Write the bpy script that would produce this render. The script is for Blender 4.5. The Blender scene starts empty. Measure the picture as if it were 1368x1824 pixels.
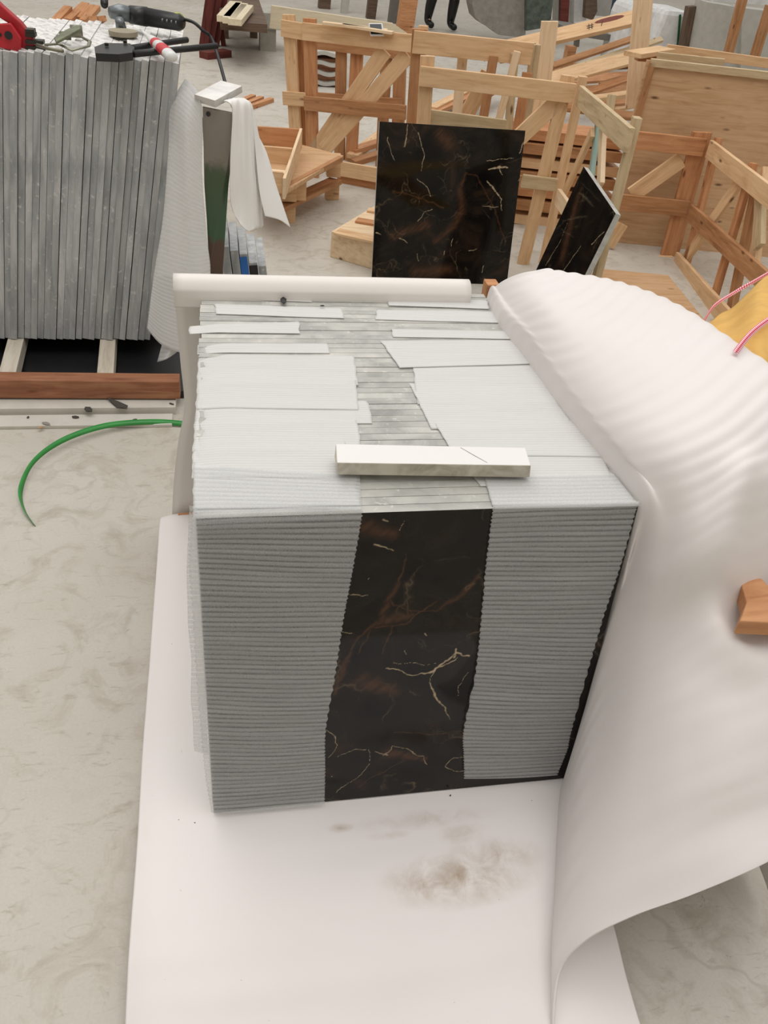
import bpy, bmesh, math, random
from mathutils import Vector, Matrix, noise
random.seed(7)
R = math.radians
scene = bpy.context.scene
C = scene.collection

# ------------------------------------------------------------------ camera
F, CX, CY, CAMH = 1450.0, 684.0, 912.0, 1.55
def _v(px, py): return Vector((px-CX, -(py-CY), -F)).normalized()
_zu = -_v(474, 2756)
_yy = _v(375, -225); _yy = (_yy - _zu*_yy.dot(_zu)).normalized()
_xx = _yy.cross(_zu)
WR = Matrix((_xx, _yy, _zu))            # camera space -> world space
CAM = Vector((0, 0, CAMH))
cd = bpy.data.cameras.new('camera'); cam = bpy.data.objects.new('camera', cd); C.objects.link(cam)
cam.matrix_world = Matrix.Translation(CAM) @ WR.to_4x4()
cd.sensor_fit = 'VERTICAL'; cd.sensor_height = 24.0; cd.lens = 24.0*F/1824.0
cd.clip_start = .05; cd.clip_end = 200
scene.camera = cam
def ray(px, py): return WR @ _v(px, py)
def Z(px, py, z=0.0):
    r = ray(px, py); return CAM + r*((z-CAMH)/r.z)
def Yp(px, py, y):
    r = ray(px, py); return CAM + r*(y/r.y)
def onplane(px, py, o, n):
    r = ray(px, py); return CAM + r*((o-CAM).dot(n)/r.dot(n))
def proj(p):
    c = WR.transposed() @ (Vector(p)-CAM); return CX+F*c.x/-c.z, CY-F*c.y/-c.z

# ------------------------------------------------------------------ world, lights, exposure
w = bpy.data.worlds.new('world'); scene.world = w; w.use_nodes = True
nt = w.node_tree; bg = nt.nodes['Background']
tc = nt.nodes.new('ShaderNodeTexCoord'); sx = nt.nodes.new('ShaderNodeSeparateXYZ'); rp = nt.nodes.new('ShaderNodeValToRGB')
nt.links.new(tc.outputs['Generated'], sx.inputs[0]); nt.links.new(sx.outputs['Z'], rp.inputs[0])
rp.color_ramp.elements[0].color = (.30, .28, .26, 1); rp.color_ramp.elements[0].position = .0
rp.color_ramp.elements[1].color = (1.0, .975, .94, 1); rp.color_ramp.elements[1].position = .45
nt.links.new(rp.outputs[0], bg.inputs[0]); bg.inputs[1].default_value = .83
def area(name, loc, rot, sx, sy, power, col=(1, 1, 1)):
    l = bpy.data.lights.new(name, 'AREA'); l.shape = 'RECTANGLE'; l.size = sx; l.size_y = sy; l.energy = power; l.color = col
    o = bpy.data.objects.new(name, l); C.objects.link(o); o.location = loc; o.rotation_euler = [R(a) for a in rot]; return o
area('skylight', (-1.5, 7.0, 7.5), (0, 0, 0), 5, 9, 290, (1, .985, .96))
area('skylight_near', (1.0, 0.5, 6.5), (0, 0, 0), 4, 4, 130, (1, .97, .94))
scene.view_settings.view_transform = 'Standard'; scene.view_settings.look = 'None'
scene.view_settings.exposure = -0.12; scene.view_settings.gamma = 1

# ------------------------------------------------------------------ materials
def s2l(c): return tuple(((x/255)/12.92 if x <= 10 else ((x/255+.055)/1.055)**2.4) for x in c)
MATS = {}
class NT:
    def __init__(s, name):
        m = bpy.data.materials.new(name); m.use_nodes = True; s.m = m; s.t = m.node_tree; s.p = s.t.nodes['Principled BSDF']; MATS[name] = m
    def n(s, typ, ins=None, **kw):
        nd = s.t.nodes.new(typ)
        for k, v in kw.items(): setattr(nd, k, v)
        for k, v in (ins or {}).items():
            if hasattr(v, 'links') or isinstance(v, bpy.types.NodeSocket): s.t.links.new(v, nd.inputs[k])
            else: nd.inputs[k].default_value = v
        return nd
    def ramp(s, fac, stops, interp='LINEAR'):
        r = s.n('ShaderNodeValToRGB'); s.t.links.new(fac, r.inputs[0]); cr = r.color_ramp; cr.interpolation = interp
        while len(cr.elements) < len(stops): cr.elements.new(.5)
        for e, (p, c) in zip(cr.elements, stops):
            e.position = p; e.color = (c, c, c, 1) if not isinstance(c, tuple) else (*c, 1)
        return r.outputs[0]
    def mix(s, f, a, b, mode='MIX'):
        nd = s.n('ShaderNodeMix', data_type='RGBA', blend_type=mode)
        for idx, v in ((0, f), (6, a), (7, b)):
            if isinstance(v, bpy.types.NodeSocket): s.t.links.new(v, nd.inputs[idx])
            else: nd.inputs[idx].default_value = v if idx == 0 else (*v, 1)
        return nd.outputs[2]
    def math(s, op, a, b=0.0, c=None):
        nd = s.n('ShaderNodeMath', operation=op)
        for i, v in enumerate((a, b) if c is None else (a, b, c)):
            if isinstance(v, bpy.types.NodeSocket): s.t.links.new(v, nd.inputs[i])
            else: nd.inputs[i].default_value = v
        return nd.outputs[0]
    def coords(s, scale=(1, 1, 1), rnd=True, which='Object', rot=(0, 0, 0)):
        t = s.n('ShaderNodeTexCoord'); src = t.outputs[which]
        if rnd:
            oi = s.n('ShaderNodeObjectInfo'); ad = s.n('ShaderNodeVectorMath', operation='MULTIPLY_ADD')
            cx = s.n('ShaderNodeCombineXYZ', {0: oi.outputs['Random'], 1: oi.outputs['Random'], 2: oi.outputs['Random']})
            s.t.links.new(cx.outputs[0], ad.inputs[0]); ad.inputs[1].default_value = (17, 31, 53); s.t.links.new(src, ad.inputs[2]); src = ad.outputs[0]
        mp = s.n('ShaderNodeMapping', {'Vector': src, 'Scale': scale, 'Rotation': rot}); return mp.outputs[0]
    def noise(s, vec, scale=5, detail=4, rough=.5, dist=0):
        return s.n('ShaderNodeTexNoise', {'Vector': vec, 'Scale': scale, 'Detail': detail, 'Roughness': rough, 'Distortion': dist}).outputs[0]
    def base(s, col, rough=.6, spec=None):
        if isinstance(col, bpy.types.NodeSocket): s.t.links.new(col, s.p.inputs['Base Color'])
        else: s.p.inputs['Base Color'].default_value = (*col, 1)
        if isinstance(rough, bpy.types.NodeSocket): s.t.links.new(rough, s.p.inputs['Roughness'])
        else: s.p.inputs['Roughness'].default_value = rough
        if spec is not None: s.p.inputs['Specular IOR Level'].default_value = spec
        return s
    def bump(s, h, strength=.3, dist=.005):
        b = s.n('ShaderNodeBump', {'Height': h, 'Strength': strength, 'Distance': dist}); s.t.links.new(b.outputs[0], s.p.inputs['Normal']); return s

def wood(name, light, mid, dark, knots=True, rough=.62):
    a = NT(name); v = a.coords((1.6, 16, 16)); g = a.noise(v, 3.0, 6, .6, .6)
    v2 = a.coords((.8, 5, 5)); g2 = a.noise(v2, 2.0, 3, .5, 1.2)
    c = a.ramp(g, [(.25, s2l(dark)), (.48, s2l(mid)), (.75, s2l(light))])
    c = a.mix(a.ramp(g2, [(.35, 0.0), (.75, .55)]), c, s2l(light))
    if knots:
        vv = a.coords((3.0, 9, 9)); vo = a.n('ShaderNodeTexVoronoi', {'Vector': vv, 'Scale': 1.5}).outputs[0]
        c = a.mix(a.ramp(vo, [(.05, .85), (.13, 0.0)]), c, s2l((92, 55, 30)))
        vs = a.coords((1, 1, 1)); sm = a.noise(vs, 6, 4, .6); c = a.mix(a.ramp(sm, [(.55, 0.0), (.8, .4)]), c, s2l(dark))
    a.base(c, rough, .25); a.bump(g, .25, .002); return a.m
wood('pine', (232, 198, 158), (214, 176, 134), (182, 138, 98))
wood('pine_pale', (238, 214, 182), (226, 198, 162), (198, 162, 124))
wood('pine_orange', (208, 156, 114), (188, 132, 90), (148, 96, 60))
wood('pine_brown', (192, 146, 106), (168, 120, 80), (126, 84, 54))
wood('pine_grey', (214, 194, 158), (192, 168, 132), (152, 126, 94))
wood('plywood', (212, 178, 142), (198, 160, 120), (172, 130, 92), True, .5)
wood('wood_aged', (196, 150, 120), (158, 108, 80), (112, 70, 52))
wood('wood_pale_dusty', (218, 210, 196), (204, 194, 178), (176, 162, 144), False)
wood('wood_rust', (176, 130, 98), (146, 92, 66), (96, 58, 44))
wood('wood_darkred', (120, 62, 54), (96, 44, 40), (66, 30, 28), False)
wood('wood_mint', (170, 190, 176), (150, 176, 166), (150, 130, 100), False)
wood('board_cream', (226, 214, 186), (218, 204, 176), (200, 184, 154), False)
wood('wood_dark', (120, 100, 84), (92, 74, 62), (60, 48, 42), False)

# concrete floor
a = NT('concrete'); v = a.coords((1, 1, 1), False)
big = a.noise(v, 1.3, 5, .6); sm = a.noise(v, 9, 6, .65, 1.0); fine = a.noise(v, 160, 3, .6)
c = a.ramp(big, [(.3, s2l((190, 183, 171))), (.7, s2l((206, 201, 191)))])
c = a.mix(a.ramp(sm, [(.5, 0.0), (.74, .75)]), c, s2l((162, 151, 134)))
sc_ = a.noise(a.coords((2.2, 7, 1), False, rot=(0, 0, .6)), 5, 5, .65, 1.8); c = a.mix(a.ramp(sc_, [(.58, 0.0), (.7, .45)]), c, s2l((150, 139, 122)))
v2 = a.coords((1, 1, 1), False); vo = a.n('ShaderNodeTexVoronoi', {'Vector': v2, 'Scale': 14.0}).outputs[0]
sp = a.noise(v, 28, 4, .7, 2.5); msk = a.noise(v, 2.6, 3, .5)
spk = a.math('MULTIPLY', a.ramp(sp, [(.66, 0.0), (.72, 1.0)]), a.ramp(msk, [(.5, 0.0), (.64, .8)]))
c = a.mix(spk, c, s2l((112, 104, 94)))
wv = a.n('ShaderNodeTexWave', {'Vector': a.coords((1, 1, 1), False, rot=(0, 0, .5)), 'Scale': 1.3, 'Distortion': 26, 'Detail': 4, 'Detail Scale': 1.6}).outputs[1]
c = a.mix(a.math('MULTIPLY', a.ramp(wv, [(.93, 0.0), (1.0, .3)]), a.ramp(big, [(.45, 0.0), (.6, 1.0)])), c, s2l((150, 140, 126)))
c = a.mix(a.ramp(fine, [(.3, .12), (.7, 0.0)]), c, s2l((130, 124, 114)))
a.base(c, .5, .35).bump(sm, .08, .01)

# polished dark marble: procedural veins plus a painted-in vein attribute on the big faces
a = NT('black_marble'); v = a.coords((1, 1, 1))
cl = a.noise(v, 5.5, 6, .62, 1.6)
c = a.ramp(cl, [(.36, s2l((12, 11, 10))), (.56, s2l((28, 23, 19))), (.74, s2l((50, 36, 27)))])
warp = a.n('ShaderNodeTexNoise', {'Vector': v, 'Scale': 4.0, 'Detail': 5}).outputs[1]
wv = a.n('ShaderNodeVectorMath', {0: warp}, operation='SCALE'); wv.inputs['Scale'].default_value = .5
av = a.n('ShaderNodeVectorMath', {0: wv.outputs[0], 1: v}, operation='ADD')
d = a.n('ShaderNodeTexVoronoi', {'Vector': av.outputs[0], 'Scale': 7.0}, feature='DISTANCE_TO_EDGE').outputs[0]
mk = a.noise(v, 9, 3, .5)
ve = a.math('MULTIPLY', a.ramp(d, [(.0, .8), (.014, .22), (.05, 0.0)]), a.ramp(mk, [(.52, 0.0), (.72, .55)]))
c = a.mix(ve, c, s2l((150, 128, 100)))
at = a.n('ShaderNodeAttribute', attribute_name='vein'); c = a.mix(at.outputs['Fac'], c, s2l((196, 176, 144)))
at2 = a.n('ShaderNodeAttribute', attribute_name='rust'); c = a.mix(at2.outputs['Fac'], c, s2l((92, 62, 42)))
a.base(c, .06, .28)

a = NT('stone_edge'); v = a.coords((1, 1, 1)); g = a.noise(v, 9, 5, .6, .8); g2 = a.noise(v, 60, 4, .6)
oi = a.n('ShaderNodeObjectInfo')
c = a.ramp(g, [(.3, s2l((150, 150, 146))), (.5, s2l((184, 184, 178))), (.72, s2l((208, 205, 198)))])
c = a.mix(a.ramp(oi.outputs['Random'], [(0, 0.0), (1, .28)]), c, s2l((138, 134, 130)))
c = a.mix(a.ramp(g2, [(.62, 0.0), (.72, .5)]), c, s2l((232, 228, 218)))
a.base(c, .55).bump(g2, .3, .002)

a = NT('slab_edge'); v = a.coords((7, 7, 1.4)); g = a.noise(v, 2.6, 6, .62, .5); v1 = a.coords((1, 1, 1)); g2 = a.noise(v1, 45, 4, .65)
oi = a.n('ShaderNodeObjectInfo')
c = a.ramp(g, [(.28, s2l((140, 143, 146))), (.5, s2l((180, 183, 185))), (.72, s2l((212, 213, 212)))])
c = a.mix(a.ramp(oi.outputs['Random'], [(0, 0.0), (1, .35)]), c, s2l((138, 140, 138)))
c = a.mix(a.ramp(g2, [(.6, 0.0), (.7, .65)]), c, s2l((222, 222, 218)))
st_ = a.noise(a.coords((3, 3, .8), False), 3, 5, .65, 1.2); c = a.mix(a.ramp(st_, [(.35, .4), (.5, 0.0)]), c, s2l((120, 124, 126))); c = a.mix(a.ramp(st_, [(.56, 0.0), (.72, .4)]), c, s2l((214, 213, 209)))
sep = a.n('ShaderNodeSeparateXYZ', {0: a.coords((1, 1, 1), False)})
a.base(c, .5).bump(g2, .35, .002)

a = NT('slab_top'); v = a.coords((1, 1, 1)); g = a.noise(v, 30, 5, .7); a.base(a.ramp(g, [(.35, s2l((176, 174, 170))), (.55, s2l((226, 224, 220)))]), .7)
a = NT('groove'); v = a.coords((1, 1, 1), False); g = a.noise(v, 220, 2, .5); a.base(a.ramp(g, [(.42, s2l((70, 68, 66))), (.56, s2l((190, 188, 182)))], 'CONSTANT'), .8)
a = NT('white_stone'); v = a.coords((1, 1, 1)); g = a.noise(v, 7, 4, .5, 1.5); c = a.mix(a.ramp(g, [(.6, 0.0), (.74, .22)]), s2l((231, 229, 226)), s2l((196, 186, 168))); a.base(c, .45)
a = NT('white_stone_side'); v = a.coords((1, 1, 1)); g = a.noise(v, 16, 5, .6, 1.0); a.base(a.ramp(g, [(.35, s2l((176, 168, 150))), (.6, s2l((216, 210, 196)))]), .7).bump(g, .3, .003)

# thick packing foam
def foam(name, stain=False, ripple=(1, 1, 1), sc=9.0, st=.25, col=(236, 231, 225)):
    a = NT(name); v = a.coords((1, 1, 1), False); fine = a.noise(v, 420, 2, .6); big = a.noise(v, 2.2, 3, .5)
    uv = a.n('ShaderNodeUVMap'); uv.uv_map = 'UVMap'
    wv = a.n('ShaderNodeTexWave', {'Vector': a.n('ShaderNodeMapping', {'Vector': uv.outputs[0], 'Scale': ripple}).outputs[0], 'Scale': sc, 'Distortion': 3.0, 'Detail': 2, 'Detail Scale': 1.2}, wave_type='BANDS', bands_direction='Y').outputs[1]
    c = a.mix(a.ramp(big, [(.35, 0.0), (.7, .35)]), s2l(col), s2l((226, 219, 214)))
    if stain:
        vs = a.coords((1, 1, 1), False); s1 = a.noise(vs, 16, 6, .68, .4)
        sepx = a.n('ShaderNodeSeparateXYZ', {0: vs})
        m = None
        for (cx_, cy_, rx_, ry_, k_) in ((.40, .725, .17, .06, .95), (.47, .755, .12, .05, .7), (.33, .72, .04, .035, .8), (.36, .85, .16, .025, .45), (.43, .81, .06, .03, .5), (.19, .85, .03, .012, .6), (.28, .825, .05, .012, .5)):
            dx = a.math('DIVIDE', a.math('SUBTRACT', sepx.outputs[0], cx_), rx_); dy = a.math('DIVIDE', a.math('SUBTRACT', sepx.outputs[1], cy_), ry_)
            rr = a.math('SQRT', a.math('ADD', a.math('MULTIPLY', dx, dx), a.math('MULTIPLY', dy, dy))); e_ = a.ramp(rr, [(.1, k_), (1.0, 0.0)])
            m = e_ if m is None else a.math('MAXIMUM', m, e_)
        m = a.math('MULTIPLY', m, a.ramp(s1, [(.36, .0), (.62, 1.0)]))
        c = a.mix(m, c, s2l((176, 156, 136)))
        sp = a.noise(vs, 70, 3, .6); c = a.mix(a.ramp(sp, [(.755, 0.0), (.775, .7)]), c, s2l((96, 84, 74)))
    a.base(c, .5, .3)
    h = a.math('ADD', a.math('MULTIPLY', fine, .12), wv); a.bump(h, st, .004); a.p.inputs['Sheen Weight'].default_value = .1
    return a.m
foam('foam_mat', True, (.6, 1, 1), 5.0, .10, (236, 231, 229))
foam('foam_blanket', False, (.4, 1, 1), 6.0, .14, (231, 226, 224))
foam('foam_roll', False, (.4, 1, 1), 3.0, .05, (232, 227, 221))
foam('foam_white', False, (3, 1, 1), 3.0, .05, (242, 241, 238))

# thin ribbed foam film, partly see-through; ribs every centimetre
def film(name, alpha=.62, period=.0095, contrast=.3, col=(236, 237, 238), grain=.35, bump=.35):
    a = NT(name); uv = a.n('ShaderNodeUVMap'); uv.uv_map = 'UVMap'
    wob = a.noise(a.n('ShaderNodeMapping', {'Vector': uv.outputs[0], 'Scale': (2, 3, 1)}).outputs[0], 1.2, 1, .5)
    se = a.n('ShaderNodeSeparateXYZ', {0: uv.outputs[0]})
    ph = a.math('ADD', a.math('MULTIPLY', se.outputs[1], 1/period), a.math('MULTIPLY', wob, 2.2))
    fr = a.math('FRACT', ph); rib = a.ramp(fr, [(0, 0.0), (.14, .35), (.34, 1.0), (.72, .8), (.9, .45), (1, 0.0)])
    nz = a.noise(a.n('ShaderNodeMapping', {'Vector': uv.outputs[0], 'Scale': (1.5, 60, 1)}).outputs[0], 3, 3, .6); gr = a.noise(a.coords((1, 1, 1), False), 900, 2, .7)
    al = a.math('ADD', a.math('MULTIPLY', a.math('SUBTRACT', rib, .7), contrast), alpha)
    al = a.math('ADD', al, a.math('MULTIPLY', a.math('SUBTRACT', nz, .5), .3)); al = a.math('ADD', al, a.math('MULTIPLY', a.math('SUBTRACT', gr, .5), grain))
    al = a.n('ShaderNodeClamp', {0: al, 1: .02, 2: 1.0}).outputs[0]
    a.base(s2l(col), .55, .2); a.bump(rib, bump, .0015)
    tr = a.n('ShaderNodeBsdfTranslucent', {'Color': (*s2l((225, 226, 226)), 1)}); m1 = a.n('ShaderNodeMixShader', {0: .3, 1: a.p.outputs[0], 2: tr.outputs[0]})
    tp = a.n('ShaderNodeBsdfTransparent'); mx = a.n('ShaderNodeMixShader', {0: al, 1: tp.outputs[0], 2: m1.outputs[0]})
    a.t.links.new(mx.outputs[0], a.t.nodes['Material Output'].inputs[0]); return a.m
film('film_hang', .33, .0105, .22, (236, 237, 237), .75, .2)
film('film_top', .80, .0075, .13, (246, 245, 243), .15, .1)
film('film_side', .78, .0095, .08, (232, 228, 222), .1)
film('film_drape', .74, .014, .2, (242, 242, 241), .1, .3)

def plain(name, col, rough=.5, metal=0.0, spec=None, var=.12):
    a = NT(name); g = a.noise(a.coords((1, 1, 1)), 14, 4, .6); k = s2l(col)
    c = a.mix(a.ramp(g, [(.35, 0.0), (.75, 1.0)]), k, tuple(x*(1-var*2) for x in k)); a.base(c, rough, spec); a.p.inputs['Metallic'].default_value = metal; return a.m
plain('red_paint', (196, 40, 52), .35, 0, None, .25); plain('black_plastic', (34, 34, 36), .35); plain('black_rubber', (26, 26, 28), .5); plain('dark_metal', (70, 68, 62), .4, .7)
plain('tool_metal', (150, 146, 128), .45, .6, None, .3); plain('grimy_green', (120, 124, 96), .6, 0, None, .3); plain('gear_metal', (120, 126, 128), .35, .7); plain('lime_trim', (176, 184, 60), .5)
plain('bottle_white', (236, 236, 234), .35); plain('label_red', (208, 52, 62), .5); plain('disc_tan', (158, 148, 126), .7); plain('phone_white', (226, 226, 226), .3); plain('phone_glass', (34, 40, 42), .12)
plain('green_strap', (52, 148, 66), .4); plain('strap_green_dark', (30, 92, 52), .5); plain('yellow_cloth', (226, 182, 108), .85, 0, 0.1, .1); plain('block_white', (234, 232, 228), .6)
plain('debris_dark', (72, 68, 62), .8); plain('debris_tan', (186, 150, 110), .8); plain('wrap_white', (228, 228, 226), .6); plain('grey_stone_plate', (150, 146, 138), .6, 0, None, .15); plain('pale_stone_plate', (188, 186, 178), .6, 0, None, .08)
plain('green_stone_plate', (92, 102, 94), .4, 0, None, .35); plain('blue_steel', (40, 62, 86), .5); plain('steel_grey', (120, 118, 112), .5, .3); plain('concrete_block', (176, 172, 162), .8); plain('trousers', (24, 24, 26), .8); plain('boot', (18, 18, 20), .35)
plain('skin', (196, 150, 124), .6); plain('hair', (28, 24, 22), .6); plain('shirt', (70, 76, 84), .8); plain('blue_tape', (38, 118, 206), .35); plain('black_tape', (22, 22, 24), .4); plain('ink', (60, 52, 50), .7); plain('stain_red', (120, 52, 36), .6)
plain('strip_pale', (206, 202, 192), .6, 0, None, .06); plain('strip_grey', (150, 146, 138), .7, 0, None, .08); plain('white_thread', (226, 222, 210), .7); plain('pebble_tan', (150, 138, 118), .6, 0, None, .2)
a = NT('slab_painted_reflection'); v = a.coords((1, 1, 1), False); sep = a.n('ShaderNodeSeparateXYZ', {0: v}); g = a.noise(v, 14, 4, .6, .8)
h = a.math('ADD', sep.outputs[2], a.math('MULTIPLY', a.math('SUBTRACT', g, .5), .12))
a.base(a.ramp(h, [(.30, s2l((74, 54, 44))), (.52, s2l((82, 62, 50))), (.55, s2l((54, 84, 58))), (.74, s2l((70, 84, 60))), (.78, s2l((130, 122, 112))), (.95, s2l((142, 134, 126)))]), .22)  # green and brown height bands paint the mirrored surroundings into the slab colour
a = NT('gingham'); uv = a.n('ShaderNodeUVMap'); uv.uv_map = 'UVMap'; se = a.n('ShaderNodeSeparateXYZ', {0: uv.outputs[0]})
fx = a.math('GREATER_THAN', a.math('FRACT', a.math('MULTIPLY', se.outputs[0], 1.0)), .5); fy = a.math('GREATER_THAN', a.math('FRACT', a.math('MULTIPLY', se.outputs[1], 1.0)), .5)
c = a.ramp(a.math('MULTIPLY', a.math('ADD', fx, fy), .5), [(0, s2l((244, 220, 222))), (.4, s2l((226, 120, 138))), (.8, s2l((176, 24, 56)))], 'CONSTANT'); a.base(c, .8)

# ------------------------------------------------------------------ mesh helpers
def link(o, parent=None):
    C.objects.link(o)
    if parent is not None:
        o.parent = parent
        pm = PM.get(parent.name, Matrix.Identity(4)); m = PM.get(o.name, Matrix.Identity(4)); o.matrix_local = pm.inverted() @ m
    else: o.matrix_world = PM.get(o.name, Matrix.Identity(4))
    return o
PM = {}
def tag(o, label=None, cat=None, group=None, kind=None):
    if label: o['label'] = label
    if cat: o['category'] = cat
    if group: o['group'] = group
    if kind: o['kind'] = kind
    return o
def empty(name, loc, label, cat, group=None):
    o = bpy.data.objects.new(name, None); o.empty_display_size = .05; PM[o.name] = Matrix.Translation(Vector(loc)); link(o); return tag(o, label, cat, group)
class MB:
    def __init__(s): s.v = []; s.f = []; s.mi = []; s.uv = None
    def quadbox(s, c8, mi=0):
        b = len(s.v); s.v += [Vector(p) for p in c8]
        for f in ((0, 3, 2, 1), (4, 5, 6, 7), (0, 1, 5, 4), (1, 2, 6, 5), (2, 3, 7, 6), (3, 0, 4, 7)): s.f.append(tuple(b+i for i in f)); s.mi.append(mi)
        return s
    def box(s, lo, hi, M=None, mi=0):
        x0, y0, z0 = lo; x1, y1, z1 = hi
        p = [Vector(q) for q in ((x0, y0, z0), (x1, y0, z0), (x1, y1, z0), (x0, y1, z0), (x0, y0, z1), (x1, y0, z1), (x1, y1, z1), (x0, y1, z1))]
        if M: p = [M @ q for q in p]
        return s.quadbox(p, mi)
    def prism(s, pts, off, mi=0):          # polygon of 3D points extruded by off
        b = len(s.v); n = len(pts); off = Vector(off); s.v += [Vector(p) for p in pts] + [Vector(p)+off for p in pts]
        s.f.append(tuple(b+i for i in range(n))); s.mi.append(mi); s.f.append(tuple(b+n+i for i in reversed(range(n)))); s.mi.append(mi)
        for i in range(n): j = (i+1) % n; s.f.append((b+i, b+n+i, b+n+j, b+j)); s.mi.append(mi)
        return s
    def tube(s, pts, r, seg=10, mi=0, cap=True, flat=1.0):
        pts = [Vector(p) for p in pts]; n = len(pts); rs = r if isinstance(r, (list, tuple)) else [r]*n; b = len(s.v); up = None
        for i, p in enumerate(pts):
            t = (pts[min(i+1, n-1)]-pts[max(i-1, 0)]).normalized()
            if up is None: up = Vector((0, 0, 1)) if abs(t.z) < .9 else Vector((1, 0, 0))
            a_ = t.cross(up).normalized(); u = a_.cross(t).normalized(); up = u
            for k in range(seg):
                th = 2*math.pi*k/seg; s.v.append(p + a_*math.cos(th)*rs[i] + u*math.sin(th)*rs[i]*flat)
        for i in range(n-1):
            for k in range(seg):
                k2 = (k+1) % seg; s.f.append((b+i*seg+k, b+i*seg+k2, b+(i+1)*seg+k2, b+(i+1)*seg+k)); s.mi.append(mi)
        if cap:
            s.f.append(tuple(b+k for k in reversed(range(seg)))); s.mi.append(mi); s.f.append(tuple(b+(n-1)*seg+k for k in range(seg))); s.mi.append(mi)
        return s
    def build(s, name, mats, parent=None, smooth=False, M=None, bevel=0.0, label=None, cat=None, group=None, kind=None):
        me = bpy.data.meshes.new(name); me.from_pydata([tuple(v) for v in s.v], [], s.f); me.polygons.foreach_set('material_index', s.mi)
        for m in (mats if isinstance(mats, (list, tuple)) else [mats]): me.materials.append(MATS[m])
        if smooth: me.polygons.foreach_set('use_smooth', [True]*len(me.polygons))
        bm = bmesh.new(); bm.from_mesh(me); bmesh.ops.recalc_face_normals(bm, faces=bm.faces); bm.to_mesh(me); bm.free(); me.update()
        o = bpy.data.objects.new(name, me); PM[o.name] = M or Matrix.Identity(4); link(o, parent)
        if bevel: b = o.modifiers.new('bevel', 'BEVEL'); b.width = bevel; b.segments = 2; b.limit_method = 'ANGLE'
        return tag(o, label, cat, group, kind)
def frame(A, B, n):                       # local x along AB, y = width, z = normal n
    A, B = Vector(A), Vector(B); x = (B-A).normalized(); n = Vector(n); z = (n - x*n.dot(x)).normalized(); y = z.cross(x)
    M = Matrix((x, y, z)).transposed().to_4x4(); M.translation = (A+B)/2; return M, (B-A).length
def plank(name, A, B, wd, th, n, mat='pine', parent=None, notch=0, **kw):   # face centre line A-B, body behind the face
    M, L = frame(A, B, n); m = MB(); k = random.uniform(-.003, .003)
    m.quadbox([Vector(p) for p in ((-L/2, -wd/2, -th), (L/2, -wd/2+k, -th), (L/2, wd/2+k, -th), (-L/2, wd/2, -th), (-L/2, -wd/2, 0), (L/2, -wd/2+k, 0), (L/2, wd/2+k, 0), (-L/2, wd/2, 0))])
    return m.build(name, mat, parent, M=M, bevel=.0018, **kw)
class VPl:                                # vertical plane through two floor points
    def __init__(s, a, b, lean=0.0):
        s.a = Vector((a[0], a[1], 0)); s.b = Vector((b[0], b[1], 0)); d = (s.b-s.a).normalized(); s.n = Vector((d.y, -d.x, lean)).normalized()
        if (CAM-s.a).dot(s.n) < 0: s.n = -s.n
    def at(s, px, py, off=0.0): return onplane(px, py, s.a+s.n*off, s.n)
    def pk(s, name, a, b, wd, th, mat, parent=None, off=0.0, **kw): return plank(name, s.at(*a, off), s.at(*b, off), wd, th, s.n, mat, parent, **kw)
ONES = ['', 'first', 'second', 'third', 'fourth', 'fifth', 'sixth', 'seventh', 'eighth', 'ninth', 'tenth', 'eleventh', 'twelfth', 'thirteenth', 'fourteenth', 'fifteenth', 'sixteenth', 'seventeenth', 'eighteenth', 'nineteenth']
def ordinal(n):
    if n < 20: return ONES[n]
    t_, o_ = divmod(n, 10); return (['', '', 'twentieth', 'thirtieth', 'fortieth'][t_] if o_ == 0 else ['', '', 'twenty', 'thirty', 'forty'][t_]+'-'+ONES[o_])
def lerp(a, b, t): return a+(b-a)*t
def catmull(P, t):
    n = len(P)-1; x = min(max(t, 0), .99999)*n; i = int(x); f = x-i
    p0 = P[max(i-1, 0)]; p1 = P[i]; p2 = P[min(i+1, n)]; p3 = P[min(i+2, n)]
    return .5*((2*p1)+(p2-p0)*f+(2*p0-5*p1+4*p2-p3)*f*f+(3*p1-p0-3*p2+p3)*f*f*f)
def sheet(name, rows, nu, nv, mat, thick=0.0, uvs=(1, 1), parent=None, fn=None, **kw):   # smooth surface through rows of points
    rows = [[Vector(p) for p in r] for r in rows]; vs = []; uvl = []
    for j in range(nv+1):
        t = j/nv; row = [catmull([r[k] for r in rows], t) for k in range(len(rows[0]))]
        for i in range(nu+1):
            p = catmull(row, i/nu)
            if fn: p = fn(p, i/nu, t)
            vs.append(p); uvl.append((i/nu*uvs[0], t*uvs[1]))
    fs = [(j*(nu+1)+i, j*(nu+1)+i+1, (j+1)*(nu+1)+i+1, (j+1)*(nu+1)+i) for j in range(nv) for i in range(nu)]
    me = bpy.data.meshes.new(name); me.from_pydata([tuple(v) for v in vs], [], fs); me.materials.append(MATS[mat])
    me.polygons.foreach_set('use_smooth', [True]*len(fs)); uv = me.uv_layers.new(name='UVMap')
    for l in me.loops: uv.data[l.index].uv = uvl[l.vertex_index]
    mid = nu//2; acc = [0.0]
    for j in range(nv): acc.append(acc[-1]+(vs[(j+1)*(nu+1)+mid]-vs[j*(nu+1)+mid]).length)
    wd_ = sum((vs[i+1]-vs[i]).length for i in range(nu)) or 1
    for l in me.loops: uv.data[l.index].uv = ((l.vertex_index % (nu+1))/nu*wd_, acc[l.vertex_index//(nu+1)])
    o = bpy.data.objects.new(name, me); link(o, parent)
    if thick: m = o.modifiers.new('solid', 'SOLIDIFY'); m.thickness = thick; m.offset = 0
    return tag(o, **kw)
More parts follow.
